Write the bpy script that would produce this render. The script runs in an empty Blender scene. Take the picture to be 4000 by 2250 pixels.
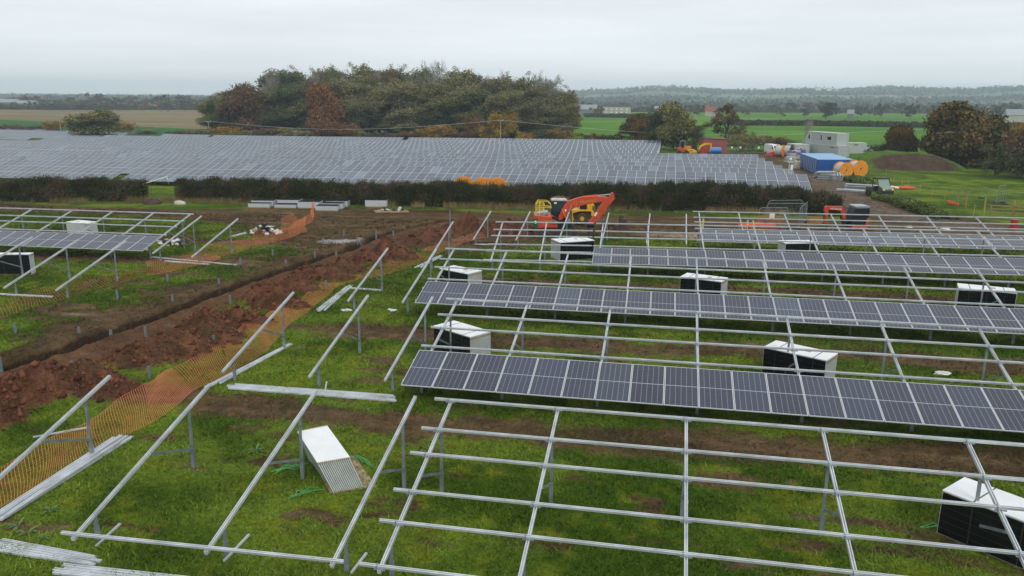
import bpy, math, random
import numpy as np
from mathutils import Vector, Matrix
C = bpy.context; D = bpy.data
random.seed(7); rng = np.random.default_rng(11)
R_ = math.radians
# ---------------------------------------------------------------- camera, sky, sun, exposure
H = 10.61
CR = np.array([0.98056, 0.19604, 0.0086]); 
FPX = 3094.1
def _basis(yaw, pitch, roll):
    F = np.array([math.sin(yaw)*math.cos(pitch), math.cos(yaw)*math.cos(pitch), -math.sin(pitch)])
    Rt = np.array([math.cos(yaw), -math.sin(yaw), 0.0]); U = np.cross(Rt, F)
    c, s = math.cos(roll), math.sin(roll)
    return c*Rt+s*U, -s*Rt+c*U, F
CAMR, CAMU, CAMF = _basis(-0.1952, 0.2338, 0.0086)
cam = D.cameras.new('camera'); camo = D.objects.new('camera', cam); C.scene.collection.objects.link(camo)
cam.sensor_width = 36; cam.lens = FPX/4000*36; cam.clip_start = .5; cam.clip_end = 20000
m = Matrix.Identity(4)
for i in range(3):
    m[i][0] = CAMR[i]; m[i][1] = CAMU[i]; m[i][2] = -CAMF[i]
m[2][3] = H
camo.matrix_world = m
C.scene.camera = camo
SUN_EL, SUN_AZ = R_(42), R_(150)
w = D.worlds.new('World'); C.scene.world = w; w.use_nodes = True
nt = w.node_tree; N = nt.nodes; L = nt.links; N.clear()
out = N.new('ShaderNodeOutputWorld'); bg = N.new('ShaderNodeBackground'); L.new(bg.outputs[0], out.inputs[0])
sky = N.new('ShaderNodeTexSky'); sky.sky_type = 'NISHITA'; sky.sun_disc = False
sky.sun_elevation = SUN_EL; sky.sun_rotation = SUN_AZ
hs = N.new('ShaderNodeHueSaturation'); hs.inputs['Saturation'].default_value = .35; hs.inputs['Value'].default_value = 1
L.new(sky.outputs[0], hs.inputs['Color'])
tc = N.new('ShaderNodeTexCoord'); mp = N.new('ShaderNodeMapping'); mp.inputs['Scale'].default_value = (1.0, 1.0, 11)
nz = N.new('ShaderNodeTexNoise'); nz.inputs['Scale'].default_value = 1.6; nz.inputs['Detail'].default_value = 5; nz.inputs['Roughness'].default_value = .55
L.new(tc.outputs['Generated'], mp.inputs[0]); L.new(mp.outputs[0], nz.inputs[0])
cr = N.new('ShaderNodeValToRGB'); L.new(nz.outputs[0], cr.inputs[0])
cr.color_ramp.elements[0].position = .3; cr.color_ramp.elements[0].color = (5.7, 6.1, 6.35, 1)
cr.color_ramp.elements[1].position = .72; cr.color_ramp.elements[1].color = (7.3, 7.7, 7.9, 1)
mx = N.new('ShaderNodeMix'); mx.data_type = 'RGBA'; mx.inputs[0].default_value = .93
L.new(hs.outputs[0], mx.inputs[6]); L.new(cr.outputs[0], mx.inputs[7]); L.new(mx.outputs[2], bg.inputs[0])
bg.inputs[1].default_value = .1
sl = D.lights.new('sun', 'SUN'); sl.energy = 0.9; sl.angle = R_(25); sl.color = (1, .97, .92)
so = D.objects.new('sun', sl); C.scene.collection.objects.link(so)
so.rotation_euler = (R_(90)-SUN_EL, 0, math.pi-SUN_AZ)
vs = C.scene.view_settings
vs.view_transform = 'Standard'; vs.look = 'None'; vs.exposure = .42; vs.gamma = 1
C.scene.render.engine = 'CYCLES'
C.scene.cycles.volume_bounces = 2

# ---------------------------------------------------------------- terrain shape
KX = np.array([-400, -100, -60, -35, -12, 2, 25, 60, 400.])
KY = np.array([-50, 20, 42, 53, 64, 76, 97.7, 109, 120, 131, 142, 153.5, 165, 187, 209, 330, 9000.])
KZ = np.array([
 [-.5,-.5,-.35,-.2,-.05,.0,.1,.25,.3],
 [-.5,-.5,-.35,-.2,-.05,.0,.1,.25,.3],
 [-.6,-.6,-.4,-.25,-.06,.0,.1,.2,.25],
 [-.8,-.8,-.6,-.4,-.1,-.0,.1,.2,.2],
 [-.9,-.9,-.85,-.75,-.55,-.3,-.05,.1,.1],
 [-.9,-.9,-.85,-.75,-.55,-.35,-.2,0,0],
 [-.9,-.8,-.55,-.3,-.1,-.05,-.05,0,0],
 [-.9,-.7,-.3,-.35,-.4,-.4,-.36,-.3,-.3],
 [-1.2,-1.1,-.85,-.8,-.8,-.8,-.75,-.7,-.7],
 [-1.6,-1.5,-1.25,-1.1,-1.05,-1.05,-1,-1,-1],
 [-1.9,-1.8,-1.55,-1.4,-1.3,-1.3,-1.25,-1.2,-1.2],
 [-2.1,-2.0,-1.75,-1.6,-1.5,-1.5,-1.4,-1.4,-1.4],
 [-2.3,-2.2,-1.95,-1.8,-1.7,-1.6,-1.55,-1.5,-1.5],
 [-2.4,-2.3,-2.05,-1.9,-1.8,-1.8,-1.7,-1.6,-1.6],
 [-2.4,-2.3,-2.0,-1.9,-1.8,-1.8,-1.7,-1.6,-1.6],
 [-2.5,-2.4,-2.1,-2,-1.9,-1.9,-1.9,-1.9,-1.9],
 [-2.5,-2.4,-2.1,-2,-1.9,-1.9,-1.9,-1.9,-1.9]])
def zg(X, Y):
    X = np.asarray(X, float); Y = np.asarray(Y, float)
    i = np.clip(np.searchsorted(KX, X)-1, 0, len(KX)-2); j = np.clip(np.searchsorted(KY, Y)-1, 0, len(KY)-2)
    a = np.clip((X-KX[i])/(KX[i+1]-KX[i]), 0, 1); b = np.clip((Y-KY[j])/(KY[j+1]-KY[j]), 0, 1)
    return (KZ[j, i]*(1-a)+KZ[j, i+1]*a)*(1-b)+(KZ[j+1, i]*(1-a)+KZ[j+1, i+1]*a)*b
def ray(px, py):
    return CAMF*FPX+CAMR*(px-2000)-CAMU*(py-1125)
def at(px, py, h=0.):
    """surveyed point on the ground (h above it) from its bearing and depression"""
    d = ray(px, py); lo, hi = 0.001, 3.0
    f = lambda t: H+d[2]*t-h-float(zg(d[0]*t, d[1]*t))
    for _ in range(60):
        mid = (lo+hi)/2
        if f(mid) > 0: lo = mid
        else: hi = mid
    p = d*lo
    return Vector((p[0], p[1], H+p[2]))
def atY(px, py, Y):
    d = ray(px, py); t = Y/d[1]
    return Vector((d[0]*t, Y, H+d[2]*t))
def G(x, y, h=0.): return Vector((x, y, float(zg(x, y))+h))
def dist(p): return float(np.dot(np.array([p[0], p[1], p[2]-H]), CAMF))

# ---------------------------------------------------------------- object helpers
COL = C.scene.collection
def tag(o, label=None, cat=None, group=None, kind=None):
    if label: o['label'] = label
    if cat: o['category'] = cat
    if group: o['group'] = group
    if kind: o['kind'] = kind
    return o
def thing(name, label, cat, loc=(0, 0, 0), rz=0., group=None):
    o = D.objects.new(name, None); COL.objects.link(o); o.empty_display_size = .2
    o.location = loc; o.rotation_euler = (0, 0, rz)
    return tag(o, label, cat, group)
def link(name, me, parent=None, mat=None, loc=None, rot=None):
    o = D.objects.new(name, me); COL.objects.link(o)
    if parent is not None: o.parent = parent
    if mat is not None and not me.materials: me.materials.append(mat)
    if loc is not None: o.location = loc
    if rot is not None: o.rotation_euler = rot
    return o
def copy_tree(o, parent=None):
    c = o.copy(); COL.objects.link(c)
    if parent is not None: c.parent = parent
    for ch in list(o.children): copy_tree(ch, c)
    return c
class MB:
    def __init__(s): s.v = []; s.f = []; s.mi = []; s.cur = 0
    def add(s, vs, fs):
        n = len(s.v); s.v += [tuple(v) for v in vs]
        for f in fs: s.f.append([i+n for i in f]); s.mi.append(s.cur)
        return s
    def frame(s, p0, p1, up=(0, 0, 1)):
        z = (Vector(p1)-Vector(p0)).normalized(); u = Vector(up)
        if abs(z.dot(u)) > .99: u = Vector((1, 0, 0))
        x = z.cross(u).normalized(); y = x.cross(z).normalized()
        return x, y, z
    def box(s, c, sz, rot=None):
        c = Vector(c); hx, hy, hz = sz[0]/2, sz[1]/2, sz[2]/2
        P = [Vector((a*hx, b*hy, d*hz)) for a in (-1, 1) for b in (-1, 1) for d in (-1, 1)]
        if rot is not None: P = [rot @ p for p in P]
        return s.add([p+c for p in P], [(0, 1, 3, 2), (4, 6, 7, 5), (0, 4, 5, 1), (2, 3, 7, 6), (0, 2, 6, 4), (1, 5, 7, 3)])
    def bar(s, p0, p1, w, h, up=(0, 0, 1)):
        x, y, z = s.frame(p0, p1, up); p0 = Vector(p0); p1 = Vector(p1)
        P = [p+x*(a*w/2)+y*(b*h/2) for p in (p0, p1) for a, b in ((-1, -1), (1, -1), (1, 1), (-1, 1))]
        return s.add(P, [(0, 3, 2, 1), (4, 5, 6, 7), (0, 1, 5, 4), (1, 2, 6, 5), (2, 3, 7, 6), (3, 0, 4, 7)])
    def tube(s, p0, p1, r0, r1=None, n=8, cap=True):
        if r1 is None: r1 = r0
        x, y, z = s.frame(p0, p1); p0 = Vector(p0); p1 = Vector(p1); P = []
        for p, r in ((p0, r0), (p1, r1)):
            for k in range(n):
                a = 2*math.pi*k/n; P.append(p+x*(r*math.cos(a))+y*(r*math.sin(a)))
        F = [(k, (k+1) % n, n+(k+1) % n, n+k) for k in range(n)]
        if cap: F += [tuple(range(n))[::-1], tuple(range(n, 2*n))]
        return s.add(P, F)
    def pipe(s, pts, r, n=6):
        for a, b in zip(pts[:-1], pts[1:]): s.tube(a, b, r, n=n)
        return s
    def prism(s, prof, y0, y1, axis='y'):
        n = len(prof)
        ar = sum(prof[i][0]*prof[(i+1) % n][1]-prof[(i+1) % n][0]*prof[i][1] for i in range(n))
        if ar < 0: prof = prof[::-1]
        P = [(a, y0, b) for a, b in prof]+[(a, y1, b) for a, b in prof]
        if axis == 'x': P = [(y0, a, b) for a, b in prof]+[(y1, a, b) for a, b in prof]
        F = [tuple(range(n)), tuple(range(n, 2*n))[::-1]]+[((k+1) % n, k, n+k, n+(k+1) % n) for k in range(n)]
        if axis == 'x': F = [f[::-1] for f in F]
        return s.add(P, F)
    def sphere(s, c, r, nu=10, nv=7, sc=(1, 1, 1), jit=0, zmin=-1, rn=None):
        rn = rn or random; P = []; F = []
        for j in range(nv+1):
            t = math.pi*j/nv
            for i in range(nu):
                a = 2*math.pi*i/nu; k = 1+jit*(rn.random()-.5)
                z = max(math.cos(t), zmin)
                P.append((c[0]+r*sc[0]*k*math.sin(t)*math.cos(a), c[1]+r*sc[1]*k*math.sin(t)*math.sin(a), c[2]+r*sc[2]*k*z))
        for j in range(nv):
            for i in range(nu):
                F.append((j*nu+i, (j+1)*nu+i, (j+1)*nu+(i+1) % nu, j*nu+(i+1) % nu))
        return s.add(P, F)
    def mesh(s, name, mats=None, smooth=False):
        me = D.meshes.new(name); me.from_pydata(s.v, [], s.f)
        for mt in (mats or []): me.materials.append(mt)
        if any(s.mi): me.polygons.foreach_set('material_index', s.mi)
        if smooth: me.polygons.foreach_set('use_smooth', [True]*len(me.polygons))
        me.update(); return me
    def build(s, name, mats, parent=None, smooth=False, bevel=0, loc=None, rot=None):
        if not isinstance(mats, (list, tuple)): mats = [mats]
        o = link(name, s.mesh(name, mats, smooth), parent, loc=loc, rot=rot)
        if bevel:
            b = o.modifiers.new('bevel', 'BEVEL'); b.width = bevel; b.segments = 2; b.limit_method = 'ANGLE'
        return o
def npmesh(name, verts, faces, nv, mats=(), cols=None, smooth=False):
    """mesh from numpy arrays; faces (n,nv)"""
    me = D.meshes.new(name); n = len(faces)
    me.vertices.add(len(verts)); me.vertices.foreach_set('co', np.asarray(verts, np.float32).ravel())
    me.loops.add(n*nv); me.loops.foreach_set('vertex_index', np.asarray(faces, np.int32).ravel())
    me.polygons.add(n); me.polygons.foreach_set('loop_start', np.arange(0, n*nv, nv, dtype=np.int32))
    try: me.polygons.foreach_set('loop_total', np.full(n, nv, np.int32))
    except Exception: pass
    if cols is not None:
        at_ = me.color_attributes.new('Col', 'FLOAT_COLOR', 'POINT')
        c4 = np.ones((len(verts), 4), np.float32); c4[:, :3] = cols; at_.data.foreach_set('color', c4.ravel())
    for mt in mats: me.materials.append(mt)
    me.update(calc_edges=True); me.validate()
    if smooth: me.polygons.foreach_set('use_smooth', np.ones(n, bool))
    return me

# ---------------------------------------------------------------- materials
def mat(name, col, rough=.6, metal=0., spec=.5, noise=None, bump=0., coords='Object', col2=None, rand=0.):
    """noise=(scale, amount): darkens/lightens the colour in blotches (dirt, wear); col2 blends in by noise"""
    mt = D.materials.new(name); mt.use_nodes = True; n = mt.node_tree.nodes; l = mt.node_tree.links
    b = n['Principled BSDF']; b.inputs['Base Color'].default_value = (*col, 1); b.inputs['Roughness'].default_value = rough
    b.inputs['Metallic'].default_value = metal; b.inputs['Specular IOR Level'].default_value = spec
    if noise or bump:
        t = n.new('ShaderNodeTexCoord'); nz = n.new('ShaderNodeTexNoise'); nz.inputs['Scale'].default_value = (noise or (8, 0))[0]
        nz.inputs['Detail'].default_value = 6; nz.inputs['Roughness'].default_value = .65
        l.new(t.outputs[coords], nz.inputs[0])
        if noise:
            r = n.new('ShaderNodeMapRange'); l.new(nz.outputs[0], r.inputs[0]); r.inputs[1].default_value = .32; r.inputs[2].default_value = .68
            mxx = n.new('ShaderNodeMix'); mxx.data_type = 'RGBA'; l.new(r.outputs[0], mxx.inputs[0])
            a = noise[1]; c2 = col2 or tuple(c*(1-a) for c in col)
            mxx.inputs[6].default_value = (*c2, 1); mxx.inputs[7].default_value = (*(tuple(min(1, c*(1+a*.4)) for c in col)), 1)
            src = mxx.outputs[2]
            if rand:
                oi = n.new('ShaderNodeObjectInfo'); mr = n.new('ShaderNodeMapRange'); l.new(oi.outputs['Random'], mr.inputs[0])
                mr.inputs[3].default_value = 1-rand; mr.inputs[4].default_value = 1+rand
                hh = n.new('ShaderNodeHueSaturation'); l.new(mr.outputs[0], hh.inputs['Value']); l.new(src, hh.inputs['Color']); src = hh.outputs[0]
            l.new(src, b.inputs['Base Color'])
        if bump:
            bp = n.new('ShaderNodeBump'); bp.inputs['Strength'].default_value = 1; bp.inputs['Distance'].default_value = bump
            l.new(nz.outputs[0], bp.inputs['Height']); l.new(bp.outputs[0], b.inputs['Normal'])
    return mt
M = {}
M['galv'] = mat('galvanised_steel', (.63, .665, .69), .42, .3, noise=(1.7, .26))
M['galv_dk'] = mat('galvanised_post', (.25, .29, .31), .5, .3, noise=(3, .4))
M['alu'] = mat('aluminium', (.66, .68, .70), .4, .3, noise=(4, .1))
M['white'] = mat('white_sheet', (.82, .83, .83), .5, noise=(3, .06))
M['dark'] = mat('dark_rubber', (.02, .02, .02), .7)
M['black'] = mat('black_paint', (.012, .013, .016), .35, noise=(3, .3))
M['card'] = mat('cardboard', (.42, .30, .19), .85, noise=(5, .3))
M['wood'] = mat('weathered_timber', (.30, .20, .10), .85, noise=(6, .4))
M['wood_new'] = mat('new_timber', (.42, .27, .09), .8, noise=(6, .3))
M['green_strap'] = mat('green_strap', (.05, .38, .12), .5)
M['orange_net'] = mat('orange_plastic_net', (.62, .19, .065), .7)
M['orange'] = mat('orange_paint', (.58, .065, .02), .4, noise=(2.5, .25))
M['red'] = mat('red_paint', (.42, .02, .02), .45, noise=(3, .3))
M['yellow'] = mat('yellow_paint', (.80, .40, .01), .4, noise=(2.5, .25))
M['yellow_rail'] = mat('yellow_rail_paint', (.80, .58, .03), .5)
M['muddy'] = mat('mud_caked_steel', (.075, .05, .035), .8, noise=(4, .5))
M['glass'] = mat('cab_glass', (.02, .03, .035), .08, spec=.8)
M['green_dk'] = mat('dark_green_paint', (.01, .09, .03), .5)
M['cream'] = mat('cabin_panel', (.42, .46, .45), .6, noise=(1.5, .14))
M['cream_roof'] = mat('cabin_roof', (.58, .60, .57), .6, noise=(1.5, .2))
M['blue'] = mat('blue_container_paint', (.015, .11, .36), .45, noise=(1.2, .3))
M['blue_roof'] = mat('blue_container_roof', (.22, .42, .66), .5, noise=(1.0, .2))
M['reel'] = mat('orange_reel_wood', (.75, .27, .015), .65, noise=(3, .3))
M['cable'] = mat('pale_cable', (.55, .55, .52), .5, noise=(6, .5))
M['concrete'] = mat('pale_block', (.55, .50, .40), .8, noise=(2, .3))
M['purple'] = mat('purple_duct', (.19, .10, .42), .5, noise=(3, .3))
M['bluepipe'] = mat('blue_plastic', (.01, .18, .52), .4, noise=(2, .3))
M['brick'] = mat('red_brick_wall', (.30, .085, .06), .85, noise=(6, .25))
M['slate'] = mat('slate', (.05, .05, .055), .7, noise=(3, .3))
M['teal'] = mat('teal_skip_paint', (.04, .15, .21), .5, noise=(2, .3))
M['vanwhite'] = mat('van_white_paint', (.74, .75, .75), .25, noise=(2, .05))
M['utvgreen'] = mat('green_vehicle_paint', (.03, .07, .03), .5, noise=(4, .6), col2=(.09, .065, .045))
M['hood'] = mat('pale_green_bonnet', (.28, .34, .24), .45, noise=(4, .3))
M['soil_red'] = mat('red_clay_soil', (.14, .052, .03), .95, noise=(2.2, .55), bump=.12)
M['soil_dk'] = mat('dark_topsoil', (.075, .045, .035), .95, noise=(2.0, .5), bump=.15)
M['barn'] = mat('barn_roof', (.26, .29, .32), .6, noise=(.3, .15))
M['barnwall'] = mat('barn_wall', (.16, .17, .17), .8, noise=(.3, .15))
M['stone'] = mat('pale_house_wall', (.42, .38, .33), .8, noise=(.4, .2))
M['signw'] = mat('sign_white', (.75, .78, .74), .5)
M['bagwhite'] = mat('white_plastic_bag', (.72, .70, .66), .5, noise=(5, .35))
M['bagblack'] = mat('black_plastic_bag', (.015, .015, .017), .3)
M['pinkred'] = mat('red_plastic_barrier', (.85, .07, .06), .5)
M['silver'] = mat('silver_car_paint', (.30, .33, .36), .3, .3)
M['bark'] = mat('bark', (.10, .085, .065), .9, noise=(3, .4))
M['barkpale'] = mat('pale_bark', (.30, .28, .24), .9, noise=(3, .3))

def panel_material(name, base, cell, rough, lines=True):
    mt = D.materials.new(name); mt.use_nodes = True; n = mt.node_tree.nodes; l = mt.node_tree.links
    b = n['Principled BSDF']; b.inputs['Roughness'].default_value = rough; b.inputs['Specular IOR Level'].default_value = .5
    b.inputs['IOR'].default_value = 1.5
    tc = n.new('ShaderNodeTexCoord'); sp = n.new('ShaderNodeSeparateXYZ'); l.new(tc.outputs['Object'], sp.inputs[0])
    def mth(op, a, bb=None, c=None):
        q = n.new('ShaderNodeMath'); q.operation = op
        for i, x in enumerate((a, bb, c)):
            if x is None: continue
            if isinstance(x, (int, float)): q.inputs[i].default_value = x
            else: l.new(x, q.inputs[i])
        return q.outputs[0]
    # module local: x 0..1.134 across, y 0..-2.28 down the slope
    cx = mth('FRACT', mth('DIVIDE', sp.outputs[0], .1855)); cy = mth('FRACT', mth('DIVIDE', sp.outputs[1], .0935))
    dx = mth('MINIMUM', cx, mth('SUBTRACT', 1, cx)); dy = mth('MINIMUM', cy, mth('SUBTRACT', 1, cy))
    lx = mth('LESS_THAN', dx, .045); ly = mth('LESS_THAN', dy, .05); dash = mth('LESS_THAN', dy, .33)
    line = mth('MAXIMUM', mth('MULTIPLY', lx, mth('ADD', mth('MULTIPLY', dash, .38), .18)), mth('MULTIPLY', ly, .10))
    mid = mth('LESS_THAN', mth('ABSOLUTE', mth('ADD', sp.outputs[1], 1.14)), .013)
    fac = mth('MAXIMUM', line, mid)
    oi = n.new('ShaderNodeObjectInfo'); mr = n.new('ShaderNodeMapRange'); l.new(oi.outputs['Random'], mr.inputs[0]); mr.inputs[3].default_value = .75; mr.inputs[4].default_value = 1.3
    hv = n.new('ShaderNodeHueSaturation'); hv.inputs['Color'].default_value = (*base, 1); l.new(mr.outputs[0], hv.inputs['Value'])
    nz = n.new('ShaderNodeTexNoise'); nz.inputs['Scale'].default_value = 3; l.new(tc.outputs['Object'], nz.inputs[0])
    mm = n.new('ShaderNodeMix'); mm.data_type = 'RGBA'; l.new(fac, mm.inputs[0]); l.new(hv.outputs[0], mm.inputs[6]); mm.inputs[7].default_value = (*cell, 1)
    l.new(mm.outputs[2], b.inputs['Base Color'])
    r = n.new('ShaderNodeMapRange'); l.new(nz.outputs[0], r.inputs[0]); r.inputs[3].default_value = rough*.75; r.inputs[4].default_value = rough*1.3; l.new(r.outputs[0], b.inputs['Roughness'])
    return mt
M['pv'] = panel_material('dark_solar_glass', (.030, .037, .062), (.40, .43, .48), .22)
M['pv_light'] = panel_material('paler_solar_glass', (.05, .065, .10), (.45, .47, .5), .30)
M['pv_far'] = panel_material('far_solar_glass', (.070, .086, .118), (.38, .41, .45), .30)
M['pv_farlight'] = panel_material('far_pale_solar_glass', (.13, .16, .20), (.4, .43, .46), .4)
M['pv_black'] = mat('module_face_black', (.006, .006, .009), .25)
def foliage(name, c1, c2, c3=None, scale=.35, transl=.25, rand=.18):
    mt = D.materials.new(name); mt.use_nodes = True; n = mt.node_tree.nodes; l = mt.node_tree.links
    b = n['Principled BSDF']; b.inputs['Roughness'].default_value = .75; b.inputs['Specular IOR Level'].default_value = .15
    g = n.new('ShaderNodeNewGeometry'); nz = n.new('ShaderNodeTexNoise'); nz.inputs['Scale'].default_value = scale; nz.inputs['Detail'].default_value = 4
    l.new(g.outputs['Position'], nz.inputs[0])
    cr = n.new('ShaderNodeValToRGB'); l.new(nz.outputs[0], cr.inputs[0]); e = cr.color_ramp.elements
    e[0].position = .36; e[0].color = (*c1, 1); e[1].position = .62; e[1].color = (*c2, 1)
    if c3: q = e.new(.5); q.color = (*c3, 1)
    mr = n.new('ShaderNodeMapRange'); l.new(g.outputs['Random Per Island'], mr.inputs[0]); mr.inputs[3].default_value = .72; mr.inputs[4].default_value = 1.4
    oi = n.new('ShaderNodeObjectInfo'); m2 = n.new('ShaderNodeMapRange'); l.new(oi.outputs['Random'], m2.inputs[0]); m2.inputs[3].default_value = 1-rand; m2.inputs[4].default_value = 1+rand
    mu = n.new('ShaderNodeMath'); mu.operation = 'MULTIPLY'; l.new(mr.outputs[0], mu.inputs[0]); l.new(m2.outputs[0], mu.inputs[1])
    hv = n.new('ShaderNodeHueSaturation'); l.new(cr.outputs[0], hv.inputs['Color']); l.new(mu.outputs[0], hv.inputs['Value'])
    l.new(hv.outputs[0], b.inputs['Base Color'])
    return mt
M['f_green'] = foliage('dull_green_foliage', (.095, .095, .034), (.21, .19, .068))
M['f_olive'] = foliage('olive_foliage', (.115, .108, .050), (.24, .215, .105))
M['f_bright'] = foliage('fresh_green_foliage', (.055, .09, .025), (.13, .16, .05))
M['f_brown'] = foliage('russet_foliage', (.09, .048, .028), (.17, .09, .045), (.12, .075, .038))
M['f_big'] = foliage('brown_green_oak_foliage', (.062, .056, .020), (.15, .095, .034), (.095, .075, .028))
M['f_orange'] = foliage('orange_foliage', (.13, .06, .025), (.21, .10, .038))
M['f_yellow'] = foliage('yellow_foliage', (.14, .10, .02), (.34, .20, .025))
M['f_dark'] = foliage('dark_foliage', (.040, .048, .022), (.085, .088, .038))
M['f_oak'] = foliage('oak_autumn_foliage', (.06, .055, .02), (.18, .10, .03), (.10, .075, .025))
M['f_far'] = foliage('distant_foliage', (.045, .055, .035), (.095, .095, .055), scale=.05, rand=.3)
M['f_farbrown'] = foliage('distant_autumn_foliage', (.09, .06, .035), (.15, .10, .05), scale=.05, rand=.3)
M['f_hedge'] = foliage('hedge_twigs', (.038, .031, .018), (.095, .068, .040), (.044, .056, .018), scale=.5, rand=.1)
M['f_straw'] = foliage('dry_grass', (.16, .12, .05), (.30, .22, .10), scale=.8)
# ================================================================ GROUND
def hash2(ix, iy, s):
    h = (ix.astype(np.int64)*374761393+iy.astype(np.int64)*668265263+s*1442695041) & 0xffffffff
    h = ((h ^ (h >> 13))*1274126177) & 0xffffffff
    return ((h ^ (h >> 16)) & 0xffff)/65535.0
def vnoise(x, y, s=0):
    ix = np.floor(x); iy = np.floor(y); fx = x-ix; fy = y-iy; fx = fx*fx*(3-2*fx); fy = fy*fy*(3-2*fy)
    a = hash2(ix, iy, s); b = hash2(ix+1, iy, s); c = hash2(ix, iy+1, s); d = hash2(ix+1, iy+1, s)
    return (a*(1-fx)+b*fx)*(1-fy)+(c*(1-fx)+d*fx)*fy
def fbm(x, y, s=0, o=4):
    r = 0; a = .5; t = 0
    for k in range(o):
        r = r+a*vnoise(x*2**k+17*k, y*2**k-9*k, s+k); t += a; a *= .55
    return r/t
def seg_dist(X, Y, pts):
    """distance to a polyline and position along it"""
    best = np.full(X.shape, 1e9); al = np.zeros(X.shape); acc = 0
    side = np.zeros(X.shape)
    for (x0, y0), (x1, y1) in zip(pts[:-1], pts[1:]):
        dx, dy = x1-x0, y1-y0; l2 = dx*dx+dy*dy; l = math.sqrt(l2)
        t = np.clip(((X-x0)*dx+(Y-y0)*dy)/l2, 0, 1); d = np.hypot(X-x0-t*dx, Y-y0-t*dy)
        k = d < best; best = np.where(k, d, best); al = np.where(k, acc+t*l, al)
        side = np.where(k, np.sign((X-x0)*dy-(Y-y0)*dx), side); acc += l
    return best, al, side
def sstep(a, b, x):
    t = np.clip((x-a)/(b-a), 0, 1); return t*t*(3-2*t)
P2 = lambda L_: [(at(*p).x, at(*p).y) for p in L_]
TRENCH = [(-38.5, 19.5)]+P2([(0, 1454), (223, 1383), (411, 1313), (587, 1254), (763, 1184), (915, 1125), (1115, 1061), (1261, 1008), (1350, 985), (1420, 952), (1480, 926), (1560, 903), (1652, 884), (1740, 868)])
HEAPS = []   # (x, y, rx, ry, h) on the right side of the trench
for px, py, r1, r2, h in [(-120, 1640, 2.2, 1.5, .7), (60, 1560, 1.9, 1.5, .85), (170, 1530, 1.9, 1.5, .95), (330, 1500, 1.7, 1.2, .8), (430, 1530, 1.2, 1.0, .3), (545, 1410, 1.8, 1.2, .75), (640, 1395, 1.8, 1.3, .8), (720, 1375, 1.6, 1.2, .7), (800, 1300, 1.7, 1.1, .95), (840, 1330, 1.7, 1.1, .7), (925, 1262, 1.5, 1.0, .7), (990, 1270, 1.2, 1.0, .5), (1050, 1175, 1.8, 1.0, 1.05), (1090, 1200, 1.8, 1.0, .65), (1150, 1130, 1.7, 1.2, .6), (1220, 1090, 1.8, 1.3, .8), (1290, 1090, 1.7, 1.2, .7), (1340, 1060, 1.8, 1.3, .65), (1430, 1025, 1.6, 1.3, .8), (1512, 1000, 1.6, 1.2, 1.15), (1560, 1010, 1.5, 1.2, .7), (1600, 960, 1.7, 1.1, .8), (1680, 942, 1.7, 1.3, .8), (1750, 920, 1.8, 1.3, .9), (1830, 898, 1.6, 1.2, 1.35), (1880, 905, 1.6, 1.2, .9), (1930, 915, 1.8, 1.3, .7), (2000, 892, 1.7, 1.2, .8), (2030, 925, 1.9, 1.4, .6), (2080, 905, 1.6, 1.2, .5)]:
    p = at(px, py); HEAPS.append((p.x, p.y, r1, r2, h))
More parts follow.
